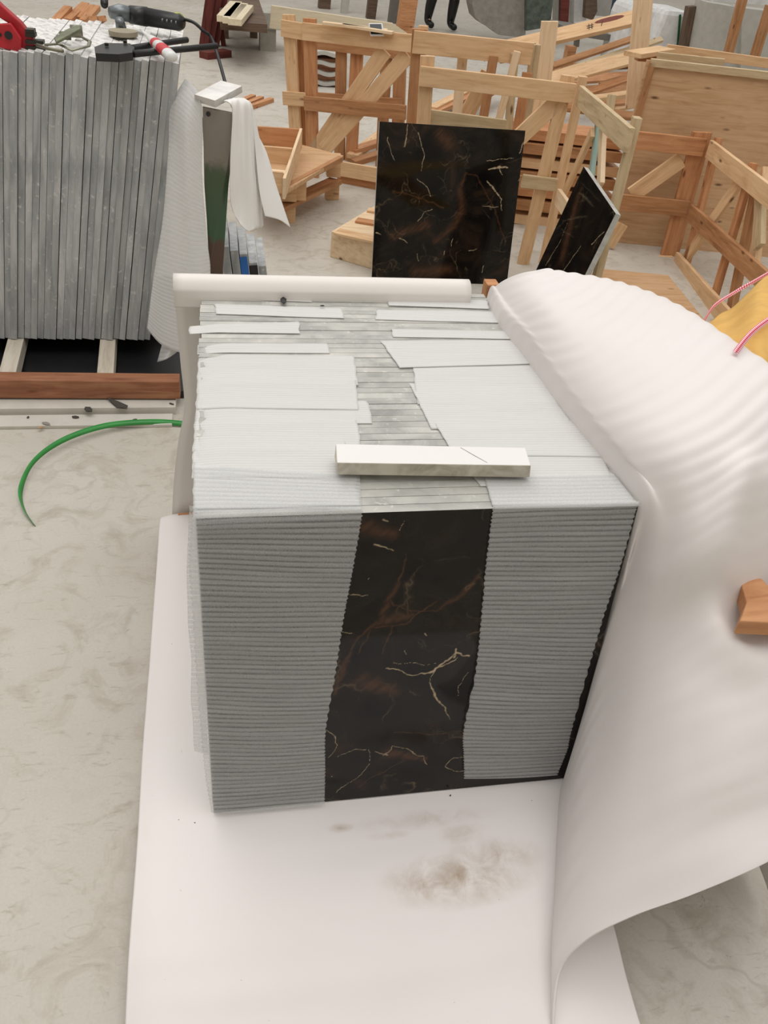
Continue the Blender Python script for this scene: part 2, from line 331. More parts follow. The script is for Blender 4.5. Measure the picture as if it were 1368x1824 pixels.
def ribbon(name, pts, nrm, wd, mat, parent=None, cell=None, thick=.0012, flatn=False, **kw):  # strip along pts, width along nrm
    pts = [Vector(p) for p in pts]; N = 60; L = 0; vs = []; uvl = []; prev = None; nr = nrm if isinstance(nrm, list) else [nrm]*len(pts); nr = [Vector(q).normalized() for q in nr]
    for i in range(N+1):
        p = catmull(pts, i/N); q = catmull(nr, i/N).normalized()
        if prev is not None: L += (p-prev).length
        prev = p; vs += [p-q*wd/2, p+q*wd/2]; c = cell or wd; uvl += [(L/c, 0), (L/c, wd/c)]
    fs = [(2*i, 2*i+2, 2*i+3, 2*i+1) for i in range(N)]
    me = bpy.data.meshes.new(name); me.from_pydata([tuple(v) for v in vs], [], fs); me.materials.append(MATS[mat]); me.polygons.foreach_set('use_smooth', [True]*len(fs))
    uv = me.uv_layers.new(name='UVMap')
    for l in me.loops: uv.data[l.index].uv = uvl[l.vertex_index]
    o = bpy.data.objects.new(name, me); link(o, parent); m = o.modifiers.new('solid', 'SOLIDIFY'); m.thickness = thick; m.offset = 0
    return tag(o, **kw)

# ------------------------------------------------------------------ setting
m = MB(); m.box((-14, -6, -.1), (22, 24, 0)); m.build('floor', 'concrete', kind='structure')
for nm_, lo_, hi_ in (('wall_back', (-14, 24, 0), (22, 24.2, 7)), ('wall_front', (-14, -6.2, 0), (22, -6, 7)), ('wall_left', (-14.2, -6, 0), (-14, 24, 7)), ('wall_right', (22, -6, 0), (22.2, 24, 7))):
    m = MB(); m.box(lo_, hi_); m.build(nm_, 'strip_pale', kind='structure')

# ------------------------------------------------------------------ main stack of tiles
ZB, ZT = .082, .75
YF0 = .908; LEAN = (.995-.908)/(ZT-ZB)          # front face: y = YF0 + LEAN*(z-ZB)
TN = Vector((0, -1, LEAN)).normalized(); TO = Vector((0, YF0, ZB))
XL, XR = -.0535, .678
TH = .0200; NTILE = 41
def vein_fields(P, segs_v, segs_r):
    pass
def polyd(x, y, pl):
    best = 9.; 
    for (x0, y0, w0), (x1, y1, w1) in zip(pl, pl[1:]):
        dx, dy = x1-x0, y1-y0; t = max(0, min(1, ((x-x0)*dx+(y-y0)*dy)/(dx*dx+dy*dy+1e-9))); d = math.hypot(x-x0-dx*t, y-y0-dy*t)/(w0+(w1-w0)*t)
        if d < best: best = d
    return best
VW = 1.45
def veined_face(tilebox, o, ex, ey, W, H, nx, veins, rusts, name, parent, mi_mat='black_marble'):
    ny = int(nx*H/W); vs = []; va = []; ra = []
    bbv = [(pl, min(p[0] for p in pl)-.02, max(p[0] for p in pl)+.02, min(p[1] for p in pl)-.02, max(p[1] for p in pl)+.02) for pl in veins]
    bbr = [(pl, min(p[0] for p in pl)-.07, max(p[0] for p in pl)+.07, min(p[1] for p in pl)-.07, max(p[1] for p in pl)+.07) for pl in rusts]
    for j in range(ny+1):
        for i in range(nx+1):
            x, y = W*i/nx, H*j/ny; vs.append(o+ex*x+ey*y)
            q = Vector((x*38, y*38, 3.3)); jx = x+.006*noise.noise(q)+.002*noise.noise(q*4); jy = y+.006*noise.noise(q+Vector((9, 9, 9)))+.002*noise.noise(q*4+Vector((5, 5, 5)))
            v = 0.
            for pl, a0, a1, b0, b1 in bbv:
                if a0 < jx < a1 and b0 < jy < b1: v = max(v, max(0, 1.0-polyd(jx, jy, pl)*VW))
            v = min(1, v*1.4)*(.30+.6*min(1, max(0, .75+1.3*noise.noise(Vector((x*120, y*120, 1))))))
            r = 0.
            for pl, a0, a1, b0, b1 in bbr:
                if a0 < jx < a1 and b0 < jy < b1: r = max(r, math.exp(-polyd(jx, jy, pl)**2))
            st = .5+.5*noise.noise(Vector(((x+y)*14, (y-x)*90, 2))); va.append(v); ra.append(min(.7, r*(.1+.75*st)))
    fs = [(j*(nx+1)+i, j*(nx+1)+i+1, (j+1)*(nx+1)+i+1, (j+1)*(nx+1)+i) for j in range(ny) for i in range(nx)]
    me = bpy.data.meshes.new(name); me.from_pydata([tuple(v) for v in vs], [], fs); me.materials.append(MATS[mi_mat])
    for nm, dat in (('vein', va), ('rust', ra)): at = me.attributes.new(nm, 'FLOAT', 'POINT'); at.data.foreach_set('value', dat)
    ob = bpy.data.objects.new(name, me); link(ob, parent); return ob
ez = Vector((0, LEAN, 1)).normalized(); HT = (Vector((0, YF0+LEAN*(ZT-ZB), ZT))-TO).length
ordn = ['frontmost tile of the stack, polished black face with cream and rust veins, between two hanging foam sheets']
for i in range(NTILE):
    xr = lerp(XR, .630, i/NTILE)+random.uniform(-.004, .004); xl = XL+random.uniform(-.003, .004)
    hh = HT-(random.uniform(0, .0012) if i else 0)
    if i == 0: xr, xl = XR, XL
    yo = i*(TH+.0006) + (.0016*(i//2))*.3
    back = Vector((0, TH-(.0010 if i % 3 == 0 else .0002), 0))
    o = Vector((xl, YF0+yo, ZB))
    p = [o, Vector((xr, YF0+yo, ZB))]; p = [p[0], p[1], p[1]+ez*hh, p[0]+ez*hh]
    if i == 0:
        t = empty('marble_tile', (.3, YF0, ZB), 'frontmost tile of the wrapped stack, polished black veined face between two foam sheets', 'tile')
        b = MB(); b.prism([q+back*.02 for q in p], back*.95); b.build('tile_body', 'stone_edge', t, label='grey cut edges and back of the tile')
        tl = p[3]
        def ft(px, py, wd):
            q = onplane(px, py, TO, TN); d = q-p[0]; return (d.dot(Vector((1, 0, 0))), d.dot(ez), wd)
        V = [[ft(700, 1192, .0012), ft(738, 1204, .0022), ft(768, 1196, .004), ft(790, 1178, .0045), ft(812, 1163, .005), ft(825, 1169, .003), ft(838, 1166, .003)],
             [ft(812, 1156, .004), ft(808, 1170, .004)], [ft(764, 1208, .002), ft(768, 1222, .002), ft(776, 1243, .0045), ft(790, 1256, .002), ft(800, 1280, .001)],
             [ft(765, 1205, .0015), ft(776, 1190, .003), ft(815, 1172, .002)], [ft(690, 1190, .0022), ft(718, 1198, .002)], [ft(668, 972, .003), ft(690, 973, .002), ft(704, 978, .001)], [ft(618, 1055, .0011), ft(660, 1061, .0006)],
             [ft(581, 1300, .001), ft(597, 1312, .0016), ft(601, 1326, .001), ft(586, 1350, .0008)], [ft(600, 1346, .0007), ft(630, 1335, .001), ft(658, 1335, .0009), ft(659, 1358, .0009), ft(645, 1380, .0009), ft(598, 1412, .0012)],
             [ft(682, 1346, .003), ft(692, 1340, .002), ft(700, 1330, .001), ft(722, 1332, .0012), ft(735, 1342, .0022), ft(752, 1348, .001), ft(758, 1362, .0015)], [ft(668, 1338, .001), ft(690, 1346, .0035)],
             [ft(826, 1349, .001), ft(804, 1352, .0008), ft(793, 1364, .002), ft(812, 1372, .0008), ft(826, 1375, .0008)], [ft(830, 1200, .0006), ft(818, 1222, .0008), ft(812, 1240, .0006)], [ft(610, 1123, .001), ft(628, 1126, .0009)],
             [ft(758, 1130, .002), ft(762, 1133, .002)], [ft(725, 1165, .0008), ft(722, 1158, .001)], [ft(722, 930, .0008), ft(714, 943, .0008)], [ft(590, 1225, .0012), ft(596, 1215, .0012)], [ft(658, 1031, .001), ft(656, 1034, .001)],
             [ft(588, 1380, .0014), ft(589, 1381, .0014)], [ft(700, 1181, .0005), ft(760, 1183, .0006), ft(800, 1175, .0005)], [ft(684, 923, .003), ft(690, 925, .002)]]
        RU = [[ft(725, 985, .001), ft(718, 1020, .002), ft(700, 1050, .004), ft(692, 1070, .006), ft(680, 1105, .005), ft(640, 1135, .002), ft(628, 1155, .0015)], [ft(715, 1035, .0012), ft(695, 1060, .0012), ft(700, 1080, .0012), ft(735, 1090, .0015), ft(775, 1088, .0015), ft(820, 1062, .006), ft(850, 1030, .004)],
              [ft(690, 1105, .01), ft(735, 1095, .004)], [ft(650, 940, .016), ft(700, 950, .01)], [ft(628, 1150, .002), ft(610, 1200, .006), ft(595, 1235, .004)], [ft(650, 1215, .02), ft(700, 1230, .012)], [ft(700, 1305, .001), ft(780, 1308, .001), ft(830, 1302, .001)],
              [ft(690, 1342, .012), ft(755, 1352, .008)], [ft(700, 1115, .002), ft(680, 1165, .001)], [ft(640, 1165, .001), ft(660, 1120, .0015), ft(720, 1110, .002), ft(780, 1070, .001)], [ft(640, 1400, .001), ft(740, 1340, .001)]]
        veined_face(None, p[0], Vector((1, 0, 0)), ez, xr-xl, hh, 600, V, RU, 'polished_face', t)
    else:
        b = MB(); b.prism(p, back, 0)
        where = ('towards the front', 'in the front half', 'in the middle', 'in the back half', 'towards the back')[min(4, i*5//NTILE)]
        b.build('marble_tile', 'stone_edge', label='grey tile edge in the wrapped stack, %s behind the black-faced front tile' % ordinal(i), cat='tile', group='tiles of the wrapped stack')

# thin foam sheets folded over the tops
def topz(x, y): return ZT+.003
def top_sheet(px4, lift, label, over=0.0, fold=None, seed=0):       # px4: back-left, back-right, front-right, front-left corners on the top
    lift = .0018+.0012*((seed*7) % 3)/2; ov_ = 14 if px4[3][1] > 660 and px4[3][1] < 890 else 0
    px4 = (px4[0], px4[1], (px4[2][0]+ov_*.3, px4[2][1]+ov_), (px4[3][0]-ov_*.1, px4[3][1]+ov_))
    bl, br, fr, fl = [Z(p[0], p[1], ZT+lift) for p in px4]
    rows = []
    nrow = 5
    for k in range(nrow):
        t = k/(nrow-1); a_ = bl.lerp(fl, t); b_ = br.lerp(fr, t); r = [a_.lerp(b_, s/6) for s in range(7)]
        if over: 
            r[0] = r[0]+Vector((-over*.5, 0, -.004))
        if k == 0: r = [q+Vector((0, .002, -lift-.001)) for q in r]
        rows.append(r)
    if fold: rows += fold
    L = (bl-fl).length
    def fn(p, u, v):
        n_ = noise.noise(Vector((p.x*9, p.y*30, seed)))
        return p+Vector((0, .0, (.0006*n_ if p.z > ZT-.02 else 0)))+Vector((.004*noise.noise(Vector((p.y*40, seed, 1))), 0, 0))
    return sheet('foam_sheet', rows, 36, 60 if fold else 16, 'film_top', .0005, (1, 1), fn=fn, label=label, cat='foam sheet', group=None)
def uvscale(o, su, sv):
    return o   # uv already in metres
Ls = [([(368, 516), (548, 520), (556, 538), (378, 531)], .004, 'thin white foam sheet over the rearmost left tiles beside the white backing foam', 0),
      ([(383, 539), (609, 547), (613, 567), (384, 559)], .004, 'narrow white foam sheet second from the back on the left of the stack', 0),
      ([(352, 576), (533, 571), (534, 594), (352, 592)], .006, 'white foam sheet whose left end droops past the tile ends near the back', .035),
      ([(356, 610), (583, 610), (588, 629), (356, 628)], .004, 'creased thin foam sheet just behind the large left patch', .01),
      ([(356, 628), (630, 631), (634, 672), (355, 668)], .009, 'foam sheet at the back edge of the large left patch with a clean square corner', .006),
      ([(354, 658), (633, 664), (634, 716), (352, 712)], .006, 'foam sheet second from the rear of the large left patch', .004),
      ([(352, 700), (655, 712), (660, 740), (350, 742)], .005, 'foam sheet whose right corner sticks out onto the bare tile edges on the left side', .004),
      ([(350, 732), (634, 736), (640, 790), (346, 788)], .007, 'foam sheet of the left patch level with the rear of the white stone bar', .004),
      ([(347, 776), (610, 774), (625, 838), (345, 835)], .005, 'foam sheet of the left patch running under the end of the white stone bar', .004)]
Ls.append(([(344, 822), (632, 834), (640, 900), (346, 906)], .0045, 'foam sheet of the left patch closest to the black face, under the hanging one', 0))
for k, (p4, lf, lb, ov) in enumerate(Ls): o = top_sheet(p4, lf, lb, ov, seed=k); uvscale(o, .3, (Z(*p4[0], ZT)-Z(*p4[3], ZT)).length)
Rs = [([(689, 527), (868, 533), (871, 550), (692, 544)], .004, 'thin white foam sheet over the rearmost right tiles beside the rolled foam end', 0),
      ([(672, 550), (884, 553), (888, 575), (668, 569)], .005, 'narrow white foam sheet second from the back on the right of the stack', 0),
      ([(696, 584), (906, 588), (914, 604), (700, 600)], .004, 'narrow foam sheet third from the back on the right of the stack', 0),
      ([(676, 604), (914, 602), (946, 648), (712, 655)], .007, 'foam sheet with a curved left edge at the rear of the large right patch', 0),
      ([(734, 642), (950, 645), (992, 704), (745, 706)], .010, 'foam sheet with a square left corner on the upper part of the right patch', 0),
      ([(728, 680), (975, 690), (1022, 750), (770, 750)], .006, 'foam sheet across the middle of the right patch behind the stone bar', 0),
      ([(768, 742), (1008, 735), (1070, 800), (810, 796)], .008, 'foam sheet just behind the right end of the white stone bar', 0),
      ([(800, 785), (1060, 785), (1092, 850), (856, 852)], .006, 'foam sheet running under the right end of the white stone bar', 0)]
Rs.append(([(860, 840), (1090, 838), (1134, 898), (876, 900)], .0045, 'foam sheet of the right patch closest to the black face, under the hanging one', 0))
for k, (p4, lf, lb, ov) in enumerate(Rs): o = top_sheet(p4, lf, lb, ov, seed=20+k); uvscale(o, .3, (Z(*p4[0], ZT)-Z(*p4[3], ZT)).length)
# the two front sheets that hang down the polished face
def T(px, py, off=.003): return onplane(px, py, TO+TN*off, TN)
def hang(name, toprow, pl, pr, bot, seed, label, flare=None):
    rows = []
    lf, rt = toprow
    for k in range(4): t = k/3; a_ = Z(*lf[0], ZT+.0042).lerp(Z(*lf[1], ZT+.0042), t); b_ = Z(*rt[0], ZT+.0042).lerp(Z(*rt[1], ZT+.0042), t); rows.append([a_.lerp(b_, s/6) for s in range(7)])
    yf = YF0+LEAN*(ZT-ZB)
    a_, b_ = rows[-1][0], rows[-1][-1]; 
    rows.append([Vector((a_.x+(b_.x-a_.x)*s/6, yf-.004, ZT+.001)) for s in range(7)])
    for (l, r, o_) in zip(pl, pr, bot):
        A, B = T(*l, o_), T(*r, o_); row = []
        for s in range(7): u = s/6; q = A.lerp(B, u); q.z -= flare[0]*math.sin(math.pi*u)*(len(rows)-4)/10 if flare else 0; row.append(q)
        rows.append(row)
    def fn(p, u, v): return p+TN*(.0015*noise.noise(Vector((p.x*7, p.z*30, seed)))+.0012)+Vector((.0015*math.sin(p.z*900)*(abs(u-.5)*2)**8, 0, 0))
    o = sheet(name, rows, 40, 260, 'film_hang', .0008, (1, 1), fn=fn, label=label, cat='foam sheet'); uvscale(o, .3, .9)
    return o
hang('foam_sheet', (((345, 828), (343, 905)), ((640, 845), (643, 905))), [(337, 1000), (344, 1100), (350, 1200), (358, 1300), (366, 1380), (377, 1447)], [(629, 1010), (612, 1100), (597, 1200), (580, 1300), (579, 1370), (578, 1430)],
     [.004, .004, .004, .005, .007, .012], 3, 'ribbed see-through foam sheet hanging down the left of the black tile face', (.012,))
hang('foam_sheet', (((862, 846), (878, 905)), ((1092, 842), (1138, 900))), [(866, 1000), (857, 1100), (847, 1195), (826, 1300), (826, 1345), (827, 1386)], [(1107, 1000), (1074, 1100), (1045, 1200), (1018, 1300), (1008, 1340), (992, 1380)],
     [.004, .004, .005, .006, .006, .008], 5, 'ribbed see-through foam sheet hanging down the right of the black tile face', (.008,))
# sheets drooping at the left ends of the tiles
L_ = [((338, 900), (352, 905)), ((334, 960), (354, 960)), ((333, 1040), (358, 1040)), ((337, 1130), (362, 1130)), ((341, 1220), (366, 1220)), ((343, 1290), (368, 1290)), ((346, 1338), (372, 1345))]
sheet('foam_sheet', [[T(*a_, -.014), T(*a_, -.014).lerp(T(*c_, -.014), .5), T(*c_, -.014)] for a_, c_ in L_], 8, 120, 'film_hang', .0008, fn=lambda p, u, v: p+Vector((.004*noise.noise(Vector((p.z*12, 3, 1)))*(1-u), 0, 0)),
      label='loose see-through foam flap hanging off the left ends of the front tiles', cat='foam sheet')

# white stone bar lying across the top
bt = ZT+.012
t = empty('stone_bar', Z(770, 845, bt), 'white stone offcut bar lying across the top of the tile stack', 'stone bar')
A = Z(602, 846, bt); B = Z(944, 851, bt); h = .028
A2 = Z(598, 790, bt+h); B2 = Z(936, 797, bt+h); A1 = Z(600, 824, bt+h); B1 = Z(946, 829, bt+h)
b = MB(); b.quadbox([A, B, Vector((B.x, B2.y, bt)), Vector((A.x, A2.y, bt)), A1, B1, B2, A2]); b.mi = [1, 0, 1, 1, 1, 1]; b.build('bar_body', ['white_stone', 'white_stone_side'], t, bevel=.002)
cr = MB(); pts = [Z(820, 797, bt+h+.0003), Z(846, 812, bt+h+.0003), Z(868, 824, bt+h+.0003)]; cr.tube(pts, [.0003, .0005, .0003], 5); cr.build('crack', 'pebble_tan', t, label='thin tan vein crossing the bar')

# floor mat, pallet, backing foam
pal = empty('pallet', (.3, 1.3, 0), 'low wooden pallet under the foam mat, orange board ends peeking out at the right', 'pallet')
for k, yy in enumerate((.74, .95, 1.17, 1.4, 1.62, 1.82)): plank('deck_board', (-.15, yy, .07), (.665, yy, .07), .1, .018, (0, 0, 1), 'pine_orange', pal)
for xx in (-.1, .26, .63): plank('bearer', (xx, .68, .05), (xx, 1.87, .05), .07, .05, (0, 0, 1), 'pine_orange', pal)
ZM = .076
def matrow(y, z, l=None, r=None):
    xs = [-.203, -.16, -.05, .15, .35, .55, .66, .70]; return [Vector((x, y, z if 0 < k < 7 else z-.0)) for k, x in enumerate(xs)]
rows = []
for y, z in ((1.875, .06), (1.80, ZM), (1.5, ZM), (1.2, ZM), (.95, ZM), (.8, ZM), (.70, ZM-.006), (.6, .05), (.52, .025), (.45, .012), (.35, .008), (.2, .006)):
    l0 = Z(232+(0 if y > .6 else 0), 1824, z).x; r = []
    for k, x in enumerate((-.198, -.15, -.05, .15, .35, .55, .63, .672)): r.append(Vector((x, y, z-(.0 if k else .012))))
    rows.append(r)
o = sheet('foam_mat', rows, 60, 90, 'foam_mat', .005, (1, 1), fn=lambda p, u, v: p+Vector((.004*noise.noise(Vector((0, p.y*3, 1))), 0, .0025*noise.noise(Vector((p.x*3, p.y*14, 4))))), label='wide white foam mat with brown dirt stains spread on the floor under the stack', cat='foam mat'); uvscale(o, .2, 1.8)
rows = []
for z, xl_, y_ in ((.012, -.172, 1.885), (.15, -.158, 1.875), (.3, -.136, 1.865), (.42, -.112, 1.86), (.55, -.113, 1.855), (.70, -.115, 1.85)): rows.append([Vector((lerp(xl_, .585, k/3), y_+(.01 if k == 0 else 0), z)) for k in range(4)])
for th in (0, 40, 80, 120, 160, 185):
    c0 = (1.82, .765); rr = .030; rows.append([Vector((lerp(-.113, .583, k/3), c0[0]+rr*math.cos(R(th)), c0[1]+rr*math.sin(R(th)))) for k in range(4)])
rows.append([Vector((lerp(-.113, .583, k/3), 1.792, .73)) for k in range(4)])
o = sheet('backing_foam', rows, 20, 80, 'foam_roll', .003, (1, 1), label='smooth white foam sheet standing behind the tile stack with its top edge rolled over', cat='foam sheet')

# big draped blanket on the right
def W(*p): return Vector(p)
rows = [
 [W(.625, 1.80, .08), W(.628, 1.80, .45), Z(868, 534, .75), Z(886, 509, .80), Z(915, 493, .84), Z(948, 484, .865), Z(985, 482, .87), W(.86, 1.95, .72), W(.9, 1.98, .4)],
 [W(.635, 1.62, .08), W(.638, 1.60, .45), Z(890, 578, .75), Z(925, 560, .81), Z(975, 545, .86), Z(1030, 525, .88), Z(1082, 494, .885), W(1.02, 1.85, .74), W(1.06, 1.9, .4)],
 [W(.645, 1.42, .08), W(.648, 1.42, .45), Z(940, 642, .752), Z(985, 630, .82), Z(1050, 615, .87), Z(1120, 585, .90), Z(1180, 527, .90), W(1.14, 1.7, .75), W(1.18, 1.75, .4)],
 [W(.655, 1.22, .08), W(.66, 1.22, .45), Z(1010, 738, .752), Z(1060, 725, .82), Z(1130, 700, .87), Z(1210, 655, .905), Z(1282, 590, .91), W(1.22, 1.52, .76), W(1.27, 1.55, .4)],
 [W(.67, 1.05, .08), W(.68, 1.05, .45), Z(1082, 828, .75), Z(1130, 815, .81), Z(1210, 790, .86), Z(1300, 745, .89), Z(1392, 668, .90), W(1.28, 1.32, .76), W(1.32, 1.35, .4)],
 [W(.69, .96, .08), W(.70, .97, .42), Z(1142, 905, .745), Z(1185, 905, .77), Z(1250, 885, .81), Z(1340, 845, .84), Z(1450, 770, .85), W(1.3, 1.15, .7), W(1.34, 1.18, .36)],
 [Z(1012, 1372, .082), Z(1050, 1240, .30), Z(1112, 1020, .60), Z(1175, 1020, .665), Z(1255, 990, .735), Z(1345, 960, .75), Z(1470, 910, .76), W(1.25, .98, .62), W(1.3, 1.0, .3)],
 [Z(1000, 1410, .078), Z(1032, 1315, .25), Z(1088, 1175, .44), Z(1160, 1140, .54), Z(1245, 1100, .62), Z(1330, 1075, .645), Z(1470, 1040, .66), W(1.17, .84, .52), W(1.22, .86, .22)],
 [Z(993, 1500, .075), Z(1015, 1425, .19), Z(1065, 1330, .32), Z(1135, 1290, .43), Z(1225, 1245, .52), Z(1325, 1205, .57), Z(1470, 1160, .6), W(1.1, .72, .47), W(1.16, .74, .2)],
 [Z(988, 1620, .06), Z(1000, 1560, .14), Z(1050, 1480, .24), Z(1125, 1430, .34), Z(1220, 1385, .43), Z(1325, 1345, .49), Z(1470, 1290, .52), W(1.0, .6, .42), W(1.06, .62, .18)],
 [Z(985, 1740, .04), Z(990, 1670, .10), Z(1040, 1590, .19), Z(1120, 1540, .28), Z(1220, 1495, .36), Z(1330, 1450, .42), Z(1470, 1390, .46), W(.93, .5, .37), W(.98, .52, .16)],
 [Z(984, 1850, .015), Z(996, 1735, .085), Z(1042, 1676, .16), Z(1128, 1630, .24), Z(1230, 1594, .31), Z(1340, 1548, .37), Z(1470, 1480, .41), W(.88, .42, .33), W(.92, .44, .14)]]
for r_ in rows:
    o7 = r_[6]; dr_ = Vector((o7.x, o7.y, 0)).normalized(); r_[7] = o7+dr_*.07+W(0, 0, -.10); r_[8] = o7+dr_*.10+W(0, 0, -.42 if o7.z > .6 else -(o7.z-.06))
POST = Z(1348, 1056, .66)
def bl_fn(p, u, v):
    # gentle ripples over the hump, a pinch around the board that pokes through
    q = p.copy(); rp = math.sin(v*265+u*3+3.0*noise.noise(p*3)); k = min(1, max(0, (p.z-.35)*2.5))*min(1, max(.12, (.62-v)*4)); hi = min(1, max(0, (u-.28)*3.5))
    q.z += .0016*rp*k*(.3+.9*(.5+.5*noise.noise(p*2.2)))*hi
    q.z += .0022*math.sin(v*58-u*9+2.5*noise.noise(p*2.5))*min(1, max(0, (v-.45)*4))*(.5+.5*noise.noise(p*3.1))
    d = (p-POST); dd = math.hypot(d.x, d.y); lf_ = min(1, max(.15, (.03-d.x)*12))
    q.z -= .035*math.exp(-(dd/.05)**2); q.z += .026*math.exp(-((dd-.09)/.030)**2)*lf_
    q += Vector((0, 0, .008*noise.noise(p*5)))
    return q
o = sheet('foam_blanket', rows, 170, 460, 'foam_blanket', .005, (1, 1), fn=bl_fn, label='thick white foam blanket draped in a rippled hump along the right of the stack', cat='foam blanket'); uvscale(o, 3, 6)
# wooden board ends by the blanket
b = MB(); zz = .668; pp = [Z(1316, 1006, zz+.006), Z(1336, 1010, zz+.006), Z(1372, 1046, zz+.006), Z(1440, 1060, zz), Z(1440, 1112, zz), Z(1318, 1106, zz), Z(1330, 1072, zz), Z(1322, 1045, zz)]
b.prism(pp, (0, 0, -.03)); b.build('board_end', 'pine_orange', bevel=.002, label='notched orange board end poking out through the foam blanket at the right edge', cat='board')
t = empty('crate_post', Z(880, 515, .70), 'rough orange post end showing between the rolled foam and the blanket', 'post')
b = MB(); q = Z(880, 508, .77); b.box((q.x-.016, q.y, .075), (q.x+.016, q.y+.04, q.z)); b.build('post_body', 'pine_orange', t, bevel=.002)

# ------------------------------------------------------------------ slab stack at the left
YS, ZS0, ZS1 = 2.88, .10, 1.035
TL = math.atan2(.165, .93)
Mr = Matrix.Rotation(TL, 4, 'Y')
x_right = Yp(268, 606, YS).x; NS = 31; pitch = .0222
for i in range(NS):
    xb = x_right-pitch*(i+1)+random.uniform(-.001, .001); hh = (ZS1-ZS0)/math.cos(TL)+random.uniform(-.004, .004)-.0; th = .0208; y0 = YS+random.uniform(-.006, .006)+.0012*(i-12)*0; dp = .62+random.uniform(-.01, .01)
    b = MB(); b.box((0, 0, 0), (th, dp, hh)); b.mi[1] = 1; M = Matrix.Translation((xb, y0, ZS0+.003)) @ Mr
    side = ('at the right end', 'right of the middle', 'left of the middle', 'at the left end')[min(3, i*4//NS)]
    o = b.build('stone_plate', ['slab_edge', 'slab_top'], M=M, bevel=.0006, label='grey stone slab standing on edge %s of the left stack, under or beside the hand tools' % side, cat='stone slab', group='slabs of the left stack')
    o['label'] = 'tall grey slab on edge under the hand tools, %s from the right of its stack' % ordinal(i+1)
# white dusty tops are the same stone; backing frame
fr = empty('wooden_skid', (-.45, 2.8, 0), 'dusty wooden skid with a rust-brown front beam under the left slab stack', 'skid')
plank('front_beam', (-1.5, 2.585, .072), (-.165, 2.555, .072), .068, .06, (0, -1, 0), 'wood_rust', fr)
for xx in (-1.15, -.735, -.415): plank('cross_member', (xx, 2.6, .098), (xx-.06, 3.6, .098), .055, .05, (0, 0, 1), 'wood_pale_dusty', fr)
plank('rear_beam', (-1.5, 3.1, .098), (-.12, 3.1, .098), .07, .09, (0, 0, 1), 'wood_dark', fr); plank('rear_beam', (-1.5, 3.45, .098), (-.12, 3.45, .098), .07, .09, (0, 0, 1), 'wood_dark', fr)
b = MB(); b.box((-1.5, 2.62, .002), (-.15, 3.6, .03)); b.build('gap_shade_panel', 'black_plastic', fr, label='added dark panel standing in for the shade under the slabs')  # near-black panel added to stand in for shade in the gap below the slabs
# low strips on the floor in front of the skid
b = MB(); b.box((-1.6, 2.43, 0), (-.19, 2.50, .012)); b.build('pale_strip', 'strip_pale', bevel=.002, label='pale strip on the floor nearest the green strap', cat='strip')
b = MB(); b.box((-1.6, 2.512, 0), (-.18, 2.60, .03)); b.build('pale_strip', 'strip_pale', bevel=.002, label='raised pale strip along the foot of the brown skid beam', cat='strip')

# tools on the slab stack ------------------------------------------------
ZTOP = 1.043
def TT(px, py, up=0.0): return Z(px, py, ZTOP+up)
g = empty('angle_grinder', TT(225, 55), 'black angle grinder with silver gear head lying on the slab tops', 'angle grinder')
b = MB(); b.tube([TT(232, 26, .045), TT(262, 30, .045), TT(262, 30, .045), TT(320, 40, .042), TT(326, 41, .042)], [.028, .030, .028, .026, .018], 14); b.build('motor_housing', 'black_plastic', g, True)
b = MB(); b.tube([TT(196, 22, .05), TT(212, 22, .05), TT(232, 26, .046)], [.018, .026, .024], 12); b.build('gear_head', 'gear_metal', g, True)
b = MB(); b.tube([TT(212, 34, .04), TT(216, 50, .012)], [.014, .018], 12); b.build('spindle', 'gear_metal', g, True)
q = TT(220, 64, .0); b = MB(); b.tube([q+W(0, 0, .002), q+W(0, 0, .016)], .047, 28); b.build('grinding_disc', 'disc_tan', g)
b = MB(); b.tube([TT(186, 8, .055), TT(160+25, -20, .06)], [.013, .015], 10); b.build('side_handle', 'black_plastic', g, True)
for k in range(4): q = TT(290+k*8, 33+k*1.5, .067); b = MB(); b.box((q.x-.003, q.y-.03, q.z-.004), (q.x+.001, q.y+.004, q.z+.0)); b.build('vent_slot', 'gear_metal', g)
b = MB(); b.tube([TT(313, 38, .042), TT(319, 39.5, .042)], .0275, 14); b.build('trim_ring', 'lime_trim', g, True)
cpts = [TT(326, 34, .045), TT(345, 40, .05), TT(362, 55, .03), TT(380, 75, .0), W(.035, 2.98, .93), W(.055, 2.99, .86), W(.06, 3.0, .7)]
cpts = [catmull(cpts, k/24) for k in range(25)]; b = MB(); b.tube(cpts, .0055, 8); b.build('power_cord', 'black_rubber', g, True)

pz = .012
t = empty('strapping_pliers', TT(205, 100), 'black crimping pliers with two long handles lying in front of the angle grinder', 'pliers')
b = MB(); b.prism([TT(168, 83, .028), TT(186, 76, .028), TT(232, 77, .028), TT(240, 84, .028), TT(236, 93, .028), TT(212, 96, .028), TT(170, 94, .028)], (0, 0, -.022)); b.build('jaw', 'black_plastic', t, bevel=.002)
b = MB(); b.tube([TT(236, 86, .02), TT(270, 80, .02), TT(333, 71, .02)], [.010, .009, .009], 10); b.build('handle', 'black_rubber', t, True)
b = MB(); b.tube([TT(238, 96, .02), TT(300, 90, .02), TT(386, 82, .02)], [.010, .009, .0095], 10); b.build('handle', 'black_rubber', t, True)
for px, py in ((190, 82), (223, 77)): q = TT(px, py, .03); b = MB(); b.tube([q, q+W(0, 0, .008)], .006, 8); b.build('bolt', 'dark_metal', t)

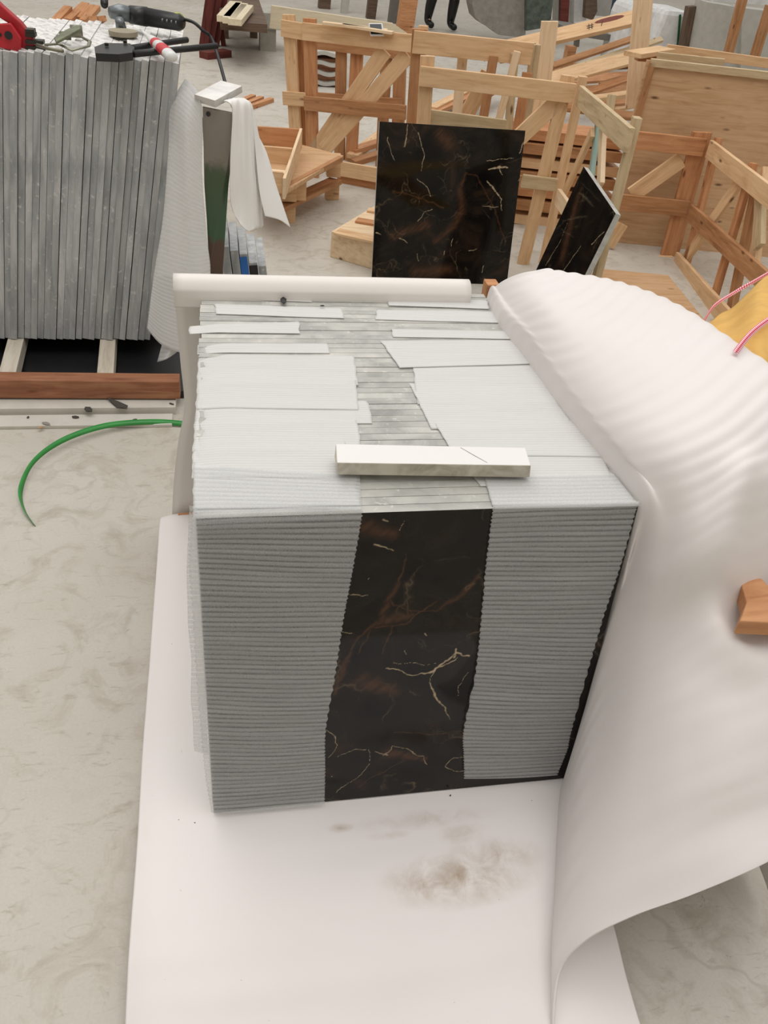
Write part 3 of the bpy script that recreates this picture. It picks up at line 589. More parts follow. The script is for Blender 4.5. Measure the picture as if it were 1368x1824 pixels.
t = empty('glue_bottle', TT(285, 95), 'white squeeze bottle with a red and white label lying on the pliers', 'bottle')
b = MB(); P0, P1 = TT(250, 52, .035), TT(308, 103, .035); ax = [P0.lerp(P1, k) for k in (0, .1, .25, .38, .5, .9, .97, 1)]; b.tube(ax, [.0025, .005, .007, .014, .0175, .0185, .0175, .013], 14, flat=.8); b.build('bottle_body', 'bottle_white', t, True)
b = MB(); b.tube([P0.lerp(P1, .50), P0.lerp(P1, .58)], [.0178, .0180], 14, cap=False, flat=.8); b.build('label', 'label_red', t, True)
b = MB(); b.tube([P0.lerp(P1, .68), P0.lerp(P1, .86)], [.0184, .0189], 14, cap=False, flat=.8); b.build('label', 'label_red', t, True)

t = empty('strap_tensioner', TT(30, 88), 'bright red strapping tensioner at the left edge of the slab tops', 'strapping tool')
b = MB(); fz = .0
def TV(px, py, yy): return Yp(px, py, yy)
yr = 2.90
b.prism([TV(-30, 30, yr), TV(-10, 44, yr), TV(18, 42, yr), TV(38, 70, yr), TV(36, 94, yr), TV(20, 90, yr), TV(-30, 78, yr)], (0, .02, 0)); b.build('side_plate', 'red_paint', t, bevel=.003)
b = MB(); b.prism([TV(-20, -12, yr+.03), TV(2, 10, yr+.03), TV(36, 40, yr+.03), TV(60, 70, yr+.03), TV(62, 92, yr+.03), TV(38, 94, yr+.03), TV(36, 72, yr+.03), TV(18, 44, yr+.03), TV(-20, 20, yr+.03)], (0, .035, 0)); b.build('lever', 'red_paint', t, bevel=.004)
b = MB(); b.tube([TV(15, 63, yr-.004), TV(15, 63, yr+.006)], .011, 16); b.build('hub', 'black_plastic', t)
b = MB(); b.tube([TV(0, 62, yr-.004), TV(0, 62, yr+.006)], .005, 12); b.build('bolt', 'black_plastic', t)
b = MB()
for py0, x1 in ((54, 62), (61, 64), (73, 78), (84, 81)): p0 = TV(46, py0, yr+.035); p1 = TV(x1, py0+1, yr+.035); b.box((p0.x, p0.y-.012, p0.z-.005), (p1.x, p0.y+.02, p0.z+.005))
b.build('gripper', 'dark_metal', t, bevel=.001)

t = empty('strap_sealer', TT(120, 88), 'grimy metal buckle clamp lying between the red tensioner and the pliers', 'clamp')
b = MB(); b.prism([TT(96, 66, .035), TT(118, 52, .045), TT(138, 44, .05), TT(144, 50, .048), TT(122, 62, .042), TT(100, 74, .032)], (0, 0, -.008)); b.build('clamp_plate', 'grimy_green', t, bevel=.002)
b = MB(); b.tube([TT(80, 80, .01), TT(104, 78, .012), TT(128, 90, .01), TT(158, 82, .01), TT(160, 74, .012), TT(146, 66, .02)], [.006, .006, .005, .006, .006, .005], 8, flat=.6); b.build('clamp_arm', 'tool_metal', t, True)
b = MB(); q = TT(138, 70, .0); b.tube([q+W(-.018, 0, .022), q+W(.018, .004, .022)], .018, 14); b.build('roller', 'tool_metal', t, True)
b = MB(); q = TT(120, 74, .0); b.tube([q+W(-.02, 0, .016), q+W(.012, .0, .016)], .012, 12); b.build('drum', 'grimy_green', t, True)
b = MB(); b.tube([TT(66, 80, .01), TT(84, 86, .01), TT(112, 91, .01)], .005, 8); b.build('rod', 'tool_metal', t, True)

# narrow slab with drapes and block -----------------------------------------
YN = 2.76
t = empty('narrow_stone_plate', Yp(395, 470, YN), 'narrow glossy slab standing upright under draped foam, green and brown reflections painted on', 'stone slab')
def YY(px, py, y): return Yp(px, py, y)
pf = [YY(361, 192, YN), YY(421, 204, YN), YY(407, 330, YN), YY(397, 480, YN-.02), YY(402, 640, YN-.03), YY(376, 640, YN-.03), YY(374, 470, YN-.02), YY(364, 330, YN)]
b = MB(); b.prism(pf, (0, .02, 0)); b.build('slab_face', 'slab_painted_reflection', t)
b = MB(); q = YY(371, 203, YN-.001); b.tube([q, q+W(0, -.002, 0)], .007, 14); b.build('hole', 'black_plastic', t)
b = MB(); b.box((-.05, YN+.03, .0), (.0, YN+.05, .9)); b.build('backing_stone_plate', 'slab_edge', t)
def Yd(lst): return [Yp(a, c, d) for a, c, d in lst]
rows = [Yd([(360, 190, YN-.01), (352, 165, YN+.02), (342, 150, YN+.10), (330, 140, YN+.20)]),
        Yd([(361, 240, YN-.015), (335, 215, YN-.01), (318, 200, YN+.04), (304, 190, YN+.12)]),
        Yd([(360, 310, YN-.02), (335, 290, YN-.03), (315, 275, YN-.0), (300, 265, YN+.04)]),
        Yd([(368, 420, YN-.04), (340, 415, YN-.05), (308, 400, YN-.03), (290, 390, YN+.0)]),
        Yd([(374, 500, YN-.06), (345, 510, YN-.07), (300, 500, YN-.05), (274, 490, YN-.02)]),
        Yd([(350, 620, YN-.08), (330, 630, YN-.09), (290, 615, YN-.07), (262, 585, YN-.04)])]
o = sheet('foam_drape', rows, 30, 80, 'film_drape', .0012, (1, 1), fn=lambda p, u, v: p+W(0, .006*noise.noise(W(p.x*20, p.z*3, 1)), 0), label='ribbed foam drape hanging down the left side of the narrow slab', cat='foam sheet'); uvscale(o, .3, 1.0)
rows = [Yd([(300, 262, YN+.04), (318, 280, YN+.02), (312, 250, YN+.03)]), Yd([(330, 140, YN+.1), (322, 190, YN+.04), (350, 150, YN+.05)])]
rows = [Yd([(328, 560, YN-.02), (312, 565, YN-.03), (298, 570, YN-.0)]), Yd([(326, 600, YN-.04), (308, 605, YN-.06), (292, 600, YN-.02)]), Yd([(314, 628, YN-.05), (296, 640, YN-.08), (280, 645, YN-.04)])]
o = sheet('foam_drape', rows, 16, 16, 'film_drape', .0012, (1, 1), label='crumpled lower tail of foam below the ribbed drape, just above the skid', cat='foam sheet'); uvscale(o, .1, .2)
# right thick folds
for k, (off, y) in enumerate(((0, YN+.0), (7, YN+.03), (14, YN+.06), (22, YN+.09))):
    top = [(415+off*.5, 196, y-.03), (430+off*.6, 186, y), (446+off*.5, 196, y+.02)]
    rows = [Yd([(398+off*.3, 180-off*.1, y+.0), (415+off*.4, 175, y+.02), (425+off*.5, 176, y+.04)]), Yd([(414+off*.4, 196, y-.01), (428+off*.5, 192, y+.01), (440+off*.5, 196, y+.04)]),
            Yd([(410+off*.6, 290, y-.02), (432+off*.5, 280, y), (449+off*.5, 290, y+.03)]), Yd([(412+off*.8, 365, y-.02), (432+off*.6, 365, y-.0), (456+off*.4, 360, y+.03)]), Yd([(428+off*1.0, 400+off*.6, y-.02), (444+off*.7, 412-off*.2, y-.0), (458+off*.5, 402, y+.03)])]
    o = sheet('foam_drape', rows, 30, 60, 'foam_white', .003, (1, 1), fn=lambda p, u, v: p+W(0, .014*noise.noise(W(p.x*70, p.z*2, k*3)), 0), label=('frontmost', 'second', 'third', 'rearmost')[k]+' of the thick white foam folds bundled at the right of the narrow slab', cat='foam sheet', group='thick foam folds right of the narrow slab')
rows = [Yd([(448, 190, YN+.10), (456, 215, YN+.11), (450, 225, YN+.13)]), Yd([(455, 270, YN+.08), (468, 280, YN+.10), (474, 270, YN+.12)]), Yd([(462, 340, YN+.05), (480, 335, YN+.08), (492, 330, YN+.1)]), Yd([(472, 385, YN+.04), (498, 392, YN+.06), (517, 405, YN+.08)])]
o = sheet('foam_drape', rows, 20, 40, 'foam_white', .0015, (1, 1), label='thin pointed foam flap sticking out to the right of the thick folds', cat='foam sheet')
t = empty('white_block', Yp(390, 190, YN+.02), 'small white stone block weighing down the foam on top of the narrow slab', 'block')
zt = Yp(385, 192, YN).z+.008
q = [Z(346, 180, zt), Z(384, 192, zt), Z(432, 165, zt), Z(392, 155, zt)]; q2 = [Z(346, 168, zt+.026), Z(383, 179, zt+.026), Z(431, 153, zt+.026), Z(393, 143, zt+.026)]
b = MB(); b.quadbox(q+q2); b.build('block_body', 'block_white', t, bevel=.0015)

# short dark slabs with tape beyond the drape
for k in range(5):
    xa = .035+k*.032; zt = (.44, .42, .40, .36, .34)[k]; y0 = 2.93+.02*k
    t = empty('short_stone_plate', (xa, y0, 0), ('short grey slab leaning closest to the narrow glossy slab', 'short grey slab second from the narrow glossy slab', 'short grey slab with a strip of blue tape on its edge', 'short grey slab with a black taped edge', 'outermost short grey slab beyond the black tape')[k], 'stone slab')
    b = MB(); b.box((0, 0, 0), (.029, .30, zt), Matrix.Rotation(-.10, 4, 'Y')); M = Matrix.Translation((xa, y0, .003)); b.build('slab_body', 'slab_edge', t, M=M, bevel=.001)
    if k in (2, 3):
        b = MB(); b.box((-.001, -.003, zt-.16), (.026 if k == 2 else .0295, .0, zt-.01), Matrix.Rotation(-.10, 4, 'Y')); b.build('tape', 'blue_tape' if k == 2 else 'black_tape', t, M=M, label='blue tape' if k == 2 else 'black tape')
b = MB(); q = W(.02, 2.97, .97)
# ------------------------------------------------------------------ green strap and floor debris
pts = [Z(62, 936, .003), Z(42, 905, .012), Z(37, 870, .02), Z(60, 822, .03), Z(110, 785, .03), Z(180, 760, .028), Z(250, 752, .02), Z(320, 754, .012), Z(420, 770, .006)]
ribbon('green_strap', pts, [W(-.6, .5, .8)]*3+[W(-.2, .9, .8)]*3+[W(0, .9, .8)]*3, .019, 'green_strap', label='green plastic strap curving in a loop on the concrete floor', cat='strap')
def chip(px, py, r, mat, label, z=0.0, name='stone_chip', group=None, el=1.6):
    q = Z(px, py, z); bm = bmesh.new(); bmesh.ops.create_icosphere(bm, subdivisions=1, radius=r); me = bpy.data.meshes.new(name)
    for v in bm.verts: v.co *= random.uniform(.6, 1.2); v.co.z *= .45; v.co.x *= el
    bm.to_mesh(me); bm.free(); me.materials.append(MATS[mat]); o = bpy.data.objects.new(name, me); PM[o.name] = Matrix.Translation(q+W(0, 0, r*.3)) @ Matrix.Rotation(random.uniform(0, 3), 4, 'Z'); link(o); return tag(o, label, 'chip' if name == 'stone_chip' else 'debris', group)
chip(158, 731, .014, 'debris_dark', 'largest dark grey crumb lying against the pale strip by the skid', .03)
chip(135, 744, .009, 'debris_dark', 'dark crumb just below the largest one near the skid', .012)
chip(82, 756, .011, 'strip_grey', 'light grey chip left of the green strap, beside a tan crumb', .012)
chip(72, 762, .007, 'debris_tan', 'tan crumb beside the light grey chip left of the strap', .012)
chip(50, 744, .006, 'debris_dark', 'dark crumb nearest the left edge on the pale strip', .012)
chip(305, 720, .007, 'debris_dark', 'dark crumb at the right end of the pale strip by the side foam', .03)
chip(210, 722, .02, 'debris_dark', 'flat dark scrap smeared under the middle of the skid beam', .03, el=2.6)
chip(240, 748, .006, 'debris_dark', 'dark crumb touching the top of the green strap loop', .012)
chip(668, 1552, .0045, 'pebble_tan', 'small round brown pebble lying on the foam mat', .058, 'pebble', el=1.0)
chip(662, 1566, .002, 'debris_dark', 'tiny dark speck just below the pebble on the foam mat', .054, 'speck')
chip(318, 1461, .002, 'debris_dark', 'dark speck left of the hanging foam bottom', .078, 'speck'); chip(347, 1466, .002, 'blue_steel', 'bluish speck just left of the hanging foam bottom', .078, 'speck')
chip(802, 1417, .002, 'debris_dark', 'dark speck just below the bottom edge of the black tile', .08, 'speck'); chip(407, 1609, .002, 'debris_dark', 'dark speck alone on the left half of the foam mat', .05, 'speck')
chip(505, 537, .008, 'black_rubber', 'black torn scrap lying on the rear tiles', ZT+.006, 'scrap', el=2.2); chip(574, 545, .004, 'black_rubber', 'small black scrap right of the torn one on the rear tiles', ZT+.006, 'scrap')

# ------------------------------------------------------------------ left crate with the phone
PA = VPl((.45, 5.36), (1.08, 5.02)); PB = VPl((.37, 5.62), (1.0, 5.28))
t = empty('wooden_crate', (.75, 5.2, 0), 'brown wooden crate frame with double diagonal braces and a phone on its top rail', 'crate')
PB.pk('post', (513, 26), (530, 330), .075, .022, 'pine', t, .15); PA.pk('post', (550, 33), (556, 330), .075, .03, 'pine_orange', t, -.024)
PA.pk('post', (753, 46), (736, 330), .05, .03, 'pine', t, -.024); PB.pk('post', (533, 60), (545, 320), .035, .03, 'pine_brown', t, .10)
PB.pk('rail', (500, 50), (545, 58), .085, .02, 'pine', t, .17); PB.pk('rail', (503, 175), (545, 178), .075, .02, 'pine', t, .17)
PA.pk('top_rail', (538, 56), (736, 77), .088, .022, 'pine', t); PA.pk('middle_rail', (541, 184), (722, 202), .078, .022, 'pine_brown', t); PA.pk('bottom_rail', (600, 300), (700, 318), .085, .022, 'pine', t)
PA.pk('bottom_rail', (600, 323), (700, 340), .07, .022, 'pine_orange', t, -.03)
PA.pk('diagonal_brace', (560, 268), (685, 90), .085, .02, 'pine', t, -.024); PA.pk('diagonal_brace', (576, 268), (726, 98), .085, .02, 'pine', t, -.022)
PC = VPl((.62, 5.85), (1.3, 5.48))
PC.pk('rear_post', (607, 72), (604, 310), .07, .025, 'pine_brown', t); PC.pk('rear_post', (636, 74), (622, 315), .08, .025, 'pine_orange', t); PC.pk('rear_post', (688, 90), (676, 320), .07, .025, 'pine_brown', t); PC.pk('rear_post', (712, 95), (706, 320), .08, .025, 'pine_brown', t)
PC.pk('rear_rail', (530, 72), (735, 96), .075, .02, 'pine_brown', t, .03); PC.pk('rear_rail', (540, 172), (715, 186), .06, .02, 'pine_brown', t, .03); PC.pk('rear_rail', (520, 300), (715, 325), .08, .02, 'pine_brown', t, .03)
pt = PA.at(540, 42); M_, L_ = frame(PA.at(600, 42), PA.at(735, 66), (0, 0, 1))
zt = PA.at(640, 50).z
for k, (a_, c_) in enumerate((((575, 38), (690, 52)), ((610, 42), (700, 56)))):
    A_ = Z(a_[0], a_[1], zt+.012); B_ = Z(c_[0], c_[1], zt+.012); plank('top_slat', A_, B_, .04, .015, (0, 0, 1), 'pine_pale', t)
ph = empty('phone', Z(671, 52, zt+.02), 'smartphone with a white rim and dark screen resting on the crate top rail', 'phone')
pc = [PA.at(656, 41, .012), PA.at(681, 41, .012), PA.at(684, 62, .03), PA.at(659, 62, .03)]
pc = [PA.at(659, 63, .03), PA.at(684, 63, .03), PA.at(681, 41, -.01), PA.at(656, 41, -.01)]
nn = (pc[1]-pc[0]).cross(pc[3]-pc[0]).normalized(); b = MB(); b.prism(pc, -nn*.012); b.build('phone_body', 'phone_white', ph, bevel=.003)
cc = sum(pc, W(0, 0, 0))/4; b = MB(); b.prism([cc+(q-cc)*.82+nn*.0012 for q in pc], -nn*.001); b.build('screen', 'phone_glass', ph)

# ------------------------------------------------------------------ pallet and crate pieces left of it
t = empty('pallet', (.4, 4.8, 0), 'small two-tier pine pallet with a plywood top left of the crate', 'pallet')
zt = .27
q = [Z(483, 338, zt), Z(520, 345, zt), Z(612, 277, zt), Z(540, 255, zt), Z(455, 262, zt)]
b = MB(); b.prism([Z(500, 345, zt), Z(612, 277, zt), Z(540, 258, zt), Z(440, 262, zt), Z(430, 300, zt)], (0, 0, -.022)); b.build('top_board', 'plywood', t, bevel=.002)
plank('front_board', Z(490, 349, zt-.012), Z(611, 284, zt-.012), .03, .03, (.3, -.8, 0), 'pine_brown', t)
for a_, z0, z1 in (((595, 296), .13, .25), ((532, 336), .13, .25), ((515, 338), .13, .25), ((592, 340), .0, .1), ((513, 380), .0, .1)):
    p0 = Z(a_[0], a_[1], (z0+z1)/2); b = MB(); b.box((p0.x-.04, p0.y-.01, z0), (p0.x+.04, p0.y+.05, z1)); b.build('block', 'pine', t, bevel=.002)
plank('lower_board', Z(483, 372, .12), Z(598, 318, .12), .085, .025, (0, 0, 1), 'pine_brown', t); plank('lower_board', Z(470, 345, .12), Z(560, 300, .12), .085, .025, (0, 0, 1), 'pine_brown', t)
plank('runner', Z(488, 376, .105), Z(598, 326, .105), .03, .04, (.4, -.8, 0), 'pine_orange', t)
t = empty('open_box', Z(490, 300, .30), 'small open box of pine boards lying on the pallet beside the foam flap', 'box')
def brd(name, xa, xb, pt, pb, mat, dz=0.0):     # upright board: bottom line on the pallet or shelf, from pixels
    y_ = Z(xb, pb, .275+dz).y; A_ = Yp(xa, (pt+pb)/2-4, y_+.03); B_ = Yp(xb, (pt+pb)/2+2, y_); h_ = (Yp(xb, pt, y_)-Yp(xb, pb, y_)).length; plank(name, A_, B_, h_, .018, (0, -1, 0), mat, t)
brd('back_board', 448, 535, 229, 262, 'pine_orange'); brd('middle_board', 448, 520, 263, 292, 'pine'); brd('front_board', 448, 503, 306, 344, 'pine')
plank('shelf_board', Z(448, 300, .33), Z(512, 306, .33), .05, .015, (0, 0, 1), 'pine_pale', t)
A_ = Z(533, 262, .30); B_ = Z(503, 343, .30); plank('side_board', A_+W(0, 0, .05), B_+W(0, 0, .02), .10, .015, (-1, -.2, 0), 'pine_pale', t)

# ------------------------------------------------------------------ low box behind the black tile
t = empty('wooden_box', Z(640, 420, 0), 'low pale wooden box half hidden behind the large black tile', 'box')
zb = .13; fl, frr, bl_, br_ = Z(590, 412, zb), Z(690, 440, zb), Z(668, 366, zb), Z(740, 380, zb)
b = MB(); b.quadbox([W(fl.x, fl.y, 0), W(frr.x, frr.y, 0), W(br_.x, br_.y, 0), W(bl_.x, bl_.y, 0), fl, frr, br_, bl_]); b.build('box_body', 'pine_pale', t, bevel=.003)
plank('top_board', Z(600, 410, zb+.012), Z(700, 432, zb+.012), .08, .012, (0, 0, 1), 'pine', t); plank('top_board', Z(635, 390, zb+.012), Z(710, 403, zb+.012), .06, .012, (0, 0, 1), 'pine_orange', t)
plank('top_board', Z(655, 372, zb+.012), Z(740, 385, zb+.012), .05, .012, (0, 0, 1), 'pine', t)

# ------------------------------------------------------------------ middle crate, two open faces
PF = VPl((.90, 4.03), (1.62, 3.93)); PR = VPl((1.63, 3.93), (1.475, 3.05))
t = empty('wooden_crate', (1.3, 3.9, 0), 'open pine crate frame standing behind the two black tiles', 'crate')
PF.pk('post', (762, 100), (738, 480), .065, .022, 'pine', t, -.024); PF.pk('top_rail', (748, 136), (1024, 166), .082, .022, 'pine', t)
PF.pk('corner_post', (1013, 135), (928, 492), .062, .024, 'pine', t, -.024); PF.pk('corner_post', (1040, 137), (966, 480), .04, .03, 'pine', t, -.05)
PF.pk('diagonal_brace', (1000, 175), (868, 300), .08, .02, 'pine', t, -.024); PF.pk('middle_rail', (930, 323), (992, 331), .06, .022, 'pine_grey', t, .0)
PF.pk('bottom_rail', (700, 470), (965, 490), .06, .022, 'pine_brown', t); PF.pk('middle_rail', (765, 210), (900, 228), .07, .022, 'pine_grey', t, -.05)
PR.pk('top_rail', (1028, 170), (1116, 250), .085, .022, 'pine_grey', t); PR.pk('side_post', (1128, 208), (1055, 500), .045, .03, 'pine_grey', t, -.02)
PR.pk('side_post', (1084, 168), (1078, 200), .035, .03, 'pine_grey', t, -.026); PR.pk('middle_rail', (990, 350), (1015, 385), .075, .02, 'pine_pale', t, .01)
PR.pk('diagonal_brace', (1052, 235), (1003, 340), .045, .02, 'pine', t, -.03); PR.pk('diagonal_brace', (1070, 225), (1066, 330), .05, .02, 'pine_pale', t, -.03)
plank('painted_batten', PR.at(1062, 215, -.05), PR.at(1047, 330, -.05), .04, .02, PR.n, 'wood_mint', t, label='batten with flaking mint green paint')

# second frame right behind it
PG = VPl((.96, 4.55), (1.75, 4.42))
t = empty('wooden_crate', (1.3, 4.5, 0), 'tall pine crate frame right behind the middle crate with a long top rail', 'crate')
PG.pk('top_rail', (736, 75), (948, 98), .10, .022, 'pine', t, .02); PG.pk('post', (748, 52), (732, 300), .075, .03, 'pine_brown', t); PG.pk('post', (826, 85), (805, 300), .05, .03, 'pine_pale', t, -.04)
PG.pk('post', (880, 100), (857, 235), .045, .03, 'pine_brown', t, .03); PG.pk('post', (955, 80), (935, 230), .05, .03, 'pine_grey', t, -.02); PG.pk('rail', (890, 100), (955, 90), .07, .022, 'pine_grey', t, -.06)
PG.pk('slat', (922, 92), (884, 235), .035, .022, 'pine_pale', t, .06); PG.pk('slat', (918, 95), (906, 235), .04, .022, 'pine_grey', t, .04); PG.pk('slat', (940, 130), (920, 240), .05, .022, 'pine_orange', t, .0)
PG.pk('diagonal_brace', (870, 130), (815, 240), .08, .02, 'pine', t, -.08); PG.pk('bottom_rail', (740, 300), (960, 330), .07, .022, 'pine_brown', t, -.02)

# ------------------------------------------------------------------ black tiles leaning in the crate
def free_tile(bl, br, tl, th, label, nx, veins, rusts, up):
    bl, br, tl = Vector(bl), Vector(br), Vector(tl); ex = (br-bl).normalized(); ey = tl-bl; ey = (ey-ex*ey.dot(ex)); H = ey.length; ey.normalize(); Wd = (br-bl).length; n = ex.cross(ey)
    t = empty('marble_tile', (bl+br)/2, label, 'tile'); b = MB(); q = [bl, br, br+ey*H, bl+ey*H]; b.prism([p-n*.0006 for p in q], -n*th); b.build('tile_body', up, t, label='pale grey cut edge')
    veined_face(None, bl, ex, ey, Wd, H, nx, veins(bl, ex, ey, n) if veins else [], rusts(bl, ex, ey, n) if rusts else [], 'polished_face', t)
yb, yt = 3.66, 3.86
tl = Yp(689, 217, yt); tr = Yp(945, 250, yt-.02)
bl = Yp(663, 487, 3.72); d = (tl-bl)
bl0 = bl - d*(bl.z/d.z) if False else Vector((bl.x-(tl.x-bl.x)*(bl.z-.004)/(tl.z-bl.z), bl.y-(tl.y-bl.y)*(bl.z-.004)/(tl.z-bl.z), .004))
br0 = bl0+(tr-tl); br0.z = .004
def vv(bl, ex, ey, n):
    def f(px, py, w_): q = onplane(px, py, bl, n)-bl; return (q.dot(ex), q.dot(ey), w_)
    return [[f(726, 222, .003), f(724, 245, .004), f(720, 262, .004)], [f(745, 235, .0025), f(755, 275, .003), f(750, 305, .002)], [f(870, 302, .004), f(888, 298, .010), f(905, 298, .004)], [f(888, 300, .005), f(896, 312, .003)], [f(866, 285, .002), f(915, 282, .0025)],
            [f(867, 322, .004), f(880, 338, .006), f(892, 355, .003), f(894, 375, .002)], [f(743, 320, .002), f(762, 332, .003), f(767, 350, .003)], [f(934, 250, .003), f(927, 272, .004)], [f(860, 368, .002), f(888, 368, .002)], [f(938, 300, .003), f(925, 322, .002)],
            [f(836, 448, .003), f(850, 442, .002)], [f(858, 485, .003), f(862, 472, .003)], [f(712, 424, .003), f(726, 432, .002)], [f(743, 452, .002), f(746, 464, .003)], [f(806, 425, .0025), f(805, 440, .002)], [f(670, 415, .004), f(678, 418, .003)], [f(690, 245, .003), f(696, 270, .002), f(704, 285, .002)],
            [f(744, 395, .002), f(757, 377, .002), f(770, 372, .002)], [f(790, 455, .003), f(792, 448, .002)]]
def rr(bl, ex, ey, n):
    def f(px, py, w_): q = onplane(px, py, bl, n)-bl; return (q.dot(ex), q.dot(ey), w_)
    return [[f(785, 240, .03), f(800, 255, .03)], [f(830, 310, .004), f(820, 335, .012), f(822, 375, .02), f(810, 400, .015), f(775, 430, .01)], [f(700, 340, .004), f(740, 350, .003), f(790, 370, .003)], [f(830, 308, .003), f(850, 315, .003), f(880, 370, .003), f(900, 430, .002)], [f(760, 400, .02), f(700, 420, .02)], [f(740, 485, .03), f(800, 480, .02)]]
free_tile(bl0, br0, tl, .018, 'large black marble tile with cream veins leaning upright against the middle crate', 360, vv, rr, 'stone_edge')
tn = Vector((1.475, 2.92, .68)); 
t_far = Z(1040, 297, .68); t_near = Z(1097, 381, .68)
dn = Vector((-.155, .03, -.676)); bn, bf = t_near+dn, t_far+dn
free_tile(bf, bn, t_far, .02, 'black marble tile leaning sideways with its pale grey cut edge facing right', 160, lambda bl, ex, ey, n: [[(.1, .3, .003), (.14, .42, .003), (.12, .5, .002)], [(.3, .2, .003), (.33, .35, .004), (.4, .5, .003)], [(.45, .1, .002), (.5, .3, .003)], [(.5, .55, .003), (.56, .62, .003)]], lambda bl, ex, ey, n: [[(.1, .6, .03), (.25, .4, .03)], [(.4, .3, .03), (.3, .1, .02)]], 'stone_edge')

# ------------------------------------------------------------------ right crate and plywood crate
PH = VPl((2.05, 4.20), (2.46, 4.12)); PI_ = VPl((2.47, 4.12), (2.33, 3.36))
t = empty('wooden_crate', (2.2, 3.9, 0), 'open pine crate at the right with braces and a plywood base, beside the yellow apron', 'crate')
PH.pk('top_rail', (1130, 250), (1256, 263), .085, .022, 'pine_orange', t); PH.pk('middle_rail', (1098, 360), (1226, 373), .082, .022, 'pine_brown', t); PH.pk('bottom_rail', (1055, 465), (1196, 470), .075, .022, 'pine', t)
PH.pk('corner_post', (1252, 236), (1190, 470), .10, .024, 'pine_orange', t, -.024); PH.pk('diagonal_brace', (1215, 285), (1125, 348), .085, .02, 'pine', t, -.024); PH.pk('diagonal_brace', (1110, 400), (1085, 440), .06, .02, 'pine', t, -.03)
PI_.pk('corner_post', (1275, 245), (1215, 480), .05, .03, 'pine_orange', t, -.026)
PI_.pk('top_rail', (1260, 265), (1385, 365), .085, .022, 'pine', t); PI_.pk('middle_rail', (1226, 378), (1370, 510), .085, .022, 'pine_brown', t); PI_.pk('bottom_rail', (1200, 462), (1296, 574), .085, .022, 'pine', t)
PI_.pk('side_post', (1338, 290), (1265, 540), .055, .024, 'pine_orange', t, -.026); PI_.pk('side_post', (1354, 300), (1340, 470), .05, .03, 'pine', t, -.05); PI_.pk('side_post', (1340, 345), (1296, 560), .06, .03, 'pine_brown', t, -.05)
PI_.pk('diagonal_brace', (1318, 318), (1208, 475), .07, .02, 'pine', t, -.026); PI_.pk('side_post', (1350, 330), (1348, 440), .07, .024, 'pine_grey', t, -.028)
b = MB(); b.prism([Z(1050, 492, .02), Z(1062, 478, .02), Z(1190, 490, .02), Z(1300, 625, .02), Z(1150, 620, .02)], (0, 0, -.018)); b.build('base_board', 'plywood', t)
PP = VPl((2.08, 4.36), (3.3, 4.13))
t = empty('plywood_crate', (2.6, 4.3, 0), 'large crate with a stained plywood panel standing behind the right crate', 'crate')
p0 = PP.at(1163, 108); p1 = PP.at(1400, 137); dd = (PP.b-PP.a).normalized(); e0 = W(p0.x, p0.y, 0); hh = p0.z
M_, L_ = frame(e0+W(0, 0, hh/2)-dd*.03, e0+dd*1.3+W(0, 0, hh/2), PP.n)
b = MB(); b.box((-L_/2, -hh/2, -.012), (L_/2, hh/2, 0)); b.build('plywood_panel', 'plywood', t, M=M_)
PP.pk('edge_batten', (1164, 112), (1112, 300), .028, .03, 'pine_brown', t, .02); PP.pk('top_batten', (1160, 112), (1400, 138), .035, .03, 'pine_grey', t, .02)
zt = hh+.02
plank('corner_board', Z(1128, 93, zt), Z(1188, 84, zt), .10, .022, (0, 0, 1), 'pine', t); b = MB(); q = Z(1146, 97, zt-.022); b.box((q.x-.03, q.y-.02, q.z-.03), (q.x+.08, q.y+.03, q.z)); b.build('corner_block', 'pine_brown', t)
PX = VPl((2.5, 5.0), (3.6, 4.75)); PX.pk('rear_rail', (1188, 88), (1400, 117), .05, .025, 'pine', t); PP.pk('inner_batten', (1172, 99), (1290, 112), .03, .02, 'pine_grey', t, -.12)
PP.pk('lower_panel_batten', (1100, 455), (1200, 475), .05, .02, 'pine_brown', t, .01)

# ------------------------------------------------------------------ yellow apron with gingham ties
t = empty('apron', Z(1330, 600, .7), 'yellow cloth apron with red gingham ties bunched behind the foam blanket', 'apron')
YR = [[Z(1250, 590, .78), Z(1290, 556, .80), Z(1335, 522, .82), Z(1372, 487, .84), Z(1440, 440, .84)], [Z(1262, 612, .84), Z(1310, 590, .88), Z(1350, 560, .90), Z(1390, 535, .91), Z(1450, 500, .9)],
      [Z(1290, 650, .84), Z(1335, 640, .885), Z(1370, 620, .90), Z(1410, 600, .91), Z(1470, 570, .9)], [Z(1320, 690, .78), Z(1360, 690, .82), Z(1400, 680, .84), Z(1440, 670, .84), Z(1490, 650, .82)], [Z(1330, 720, .6), Z(1370, 730, .62), Z(1410, 730, .62), Z(1450, 730, .62), Z(1500, 710, .6)]]
def yf(p, u, v):
    return p+W(0, 0, .010*noise.noise(p*14)+.006*math.sin(u*14+v*6))
sheet('cloth', YR, 50, 60, 'yellow_cloth', .004, (1, 1), parent=None, fn=yf).parent = t
c_ = [o for o in bpy.data.objects if o.name == 'cloth'][0]; c_.matrix_parent_inverse = PM[t.name].inverted()
r1 = ribbon('tie', [Z(1252, 576, .86), Z(1272, 545, .87), Z(1310, 520, .88), Z(1340, 503, .90), Z(1380, 480, .91)], [W(.2, .5, .6), W(.1, .6, .4), W(0, .8, .3), W(0, .6, .6), W(0, .6, .6)], .0085, 'gingham', cell=.0055); r1.parent = t; r1.matrix_parent_inverse = PM[t.name].inverted()
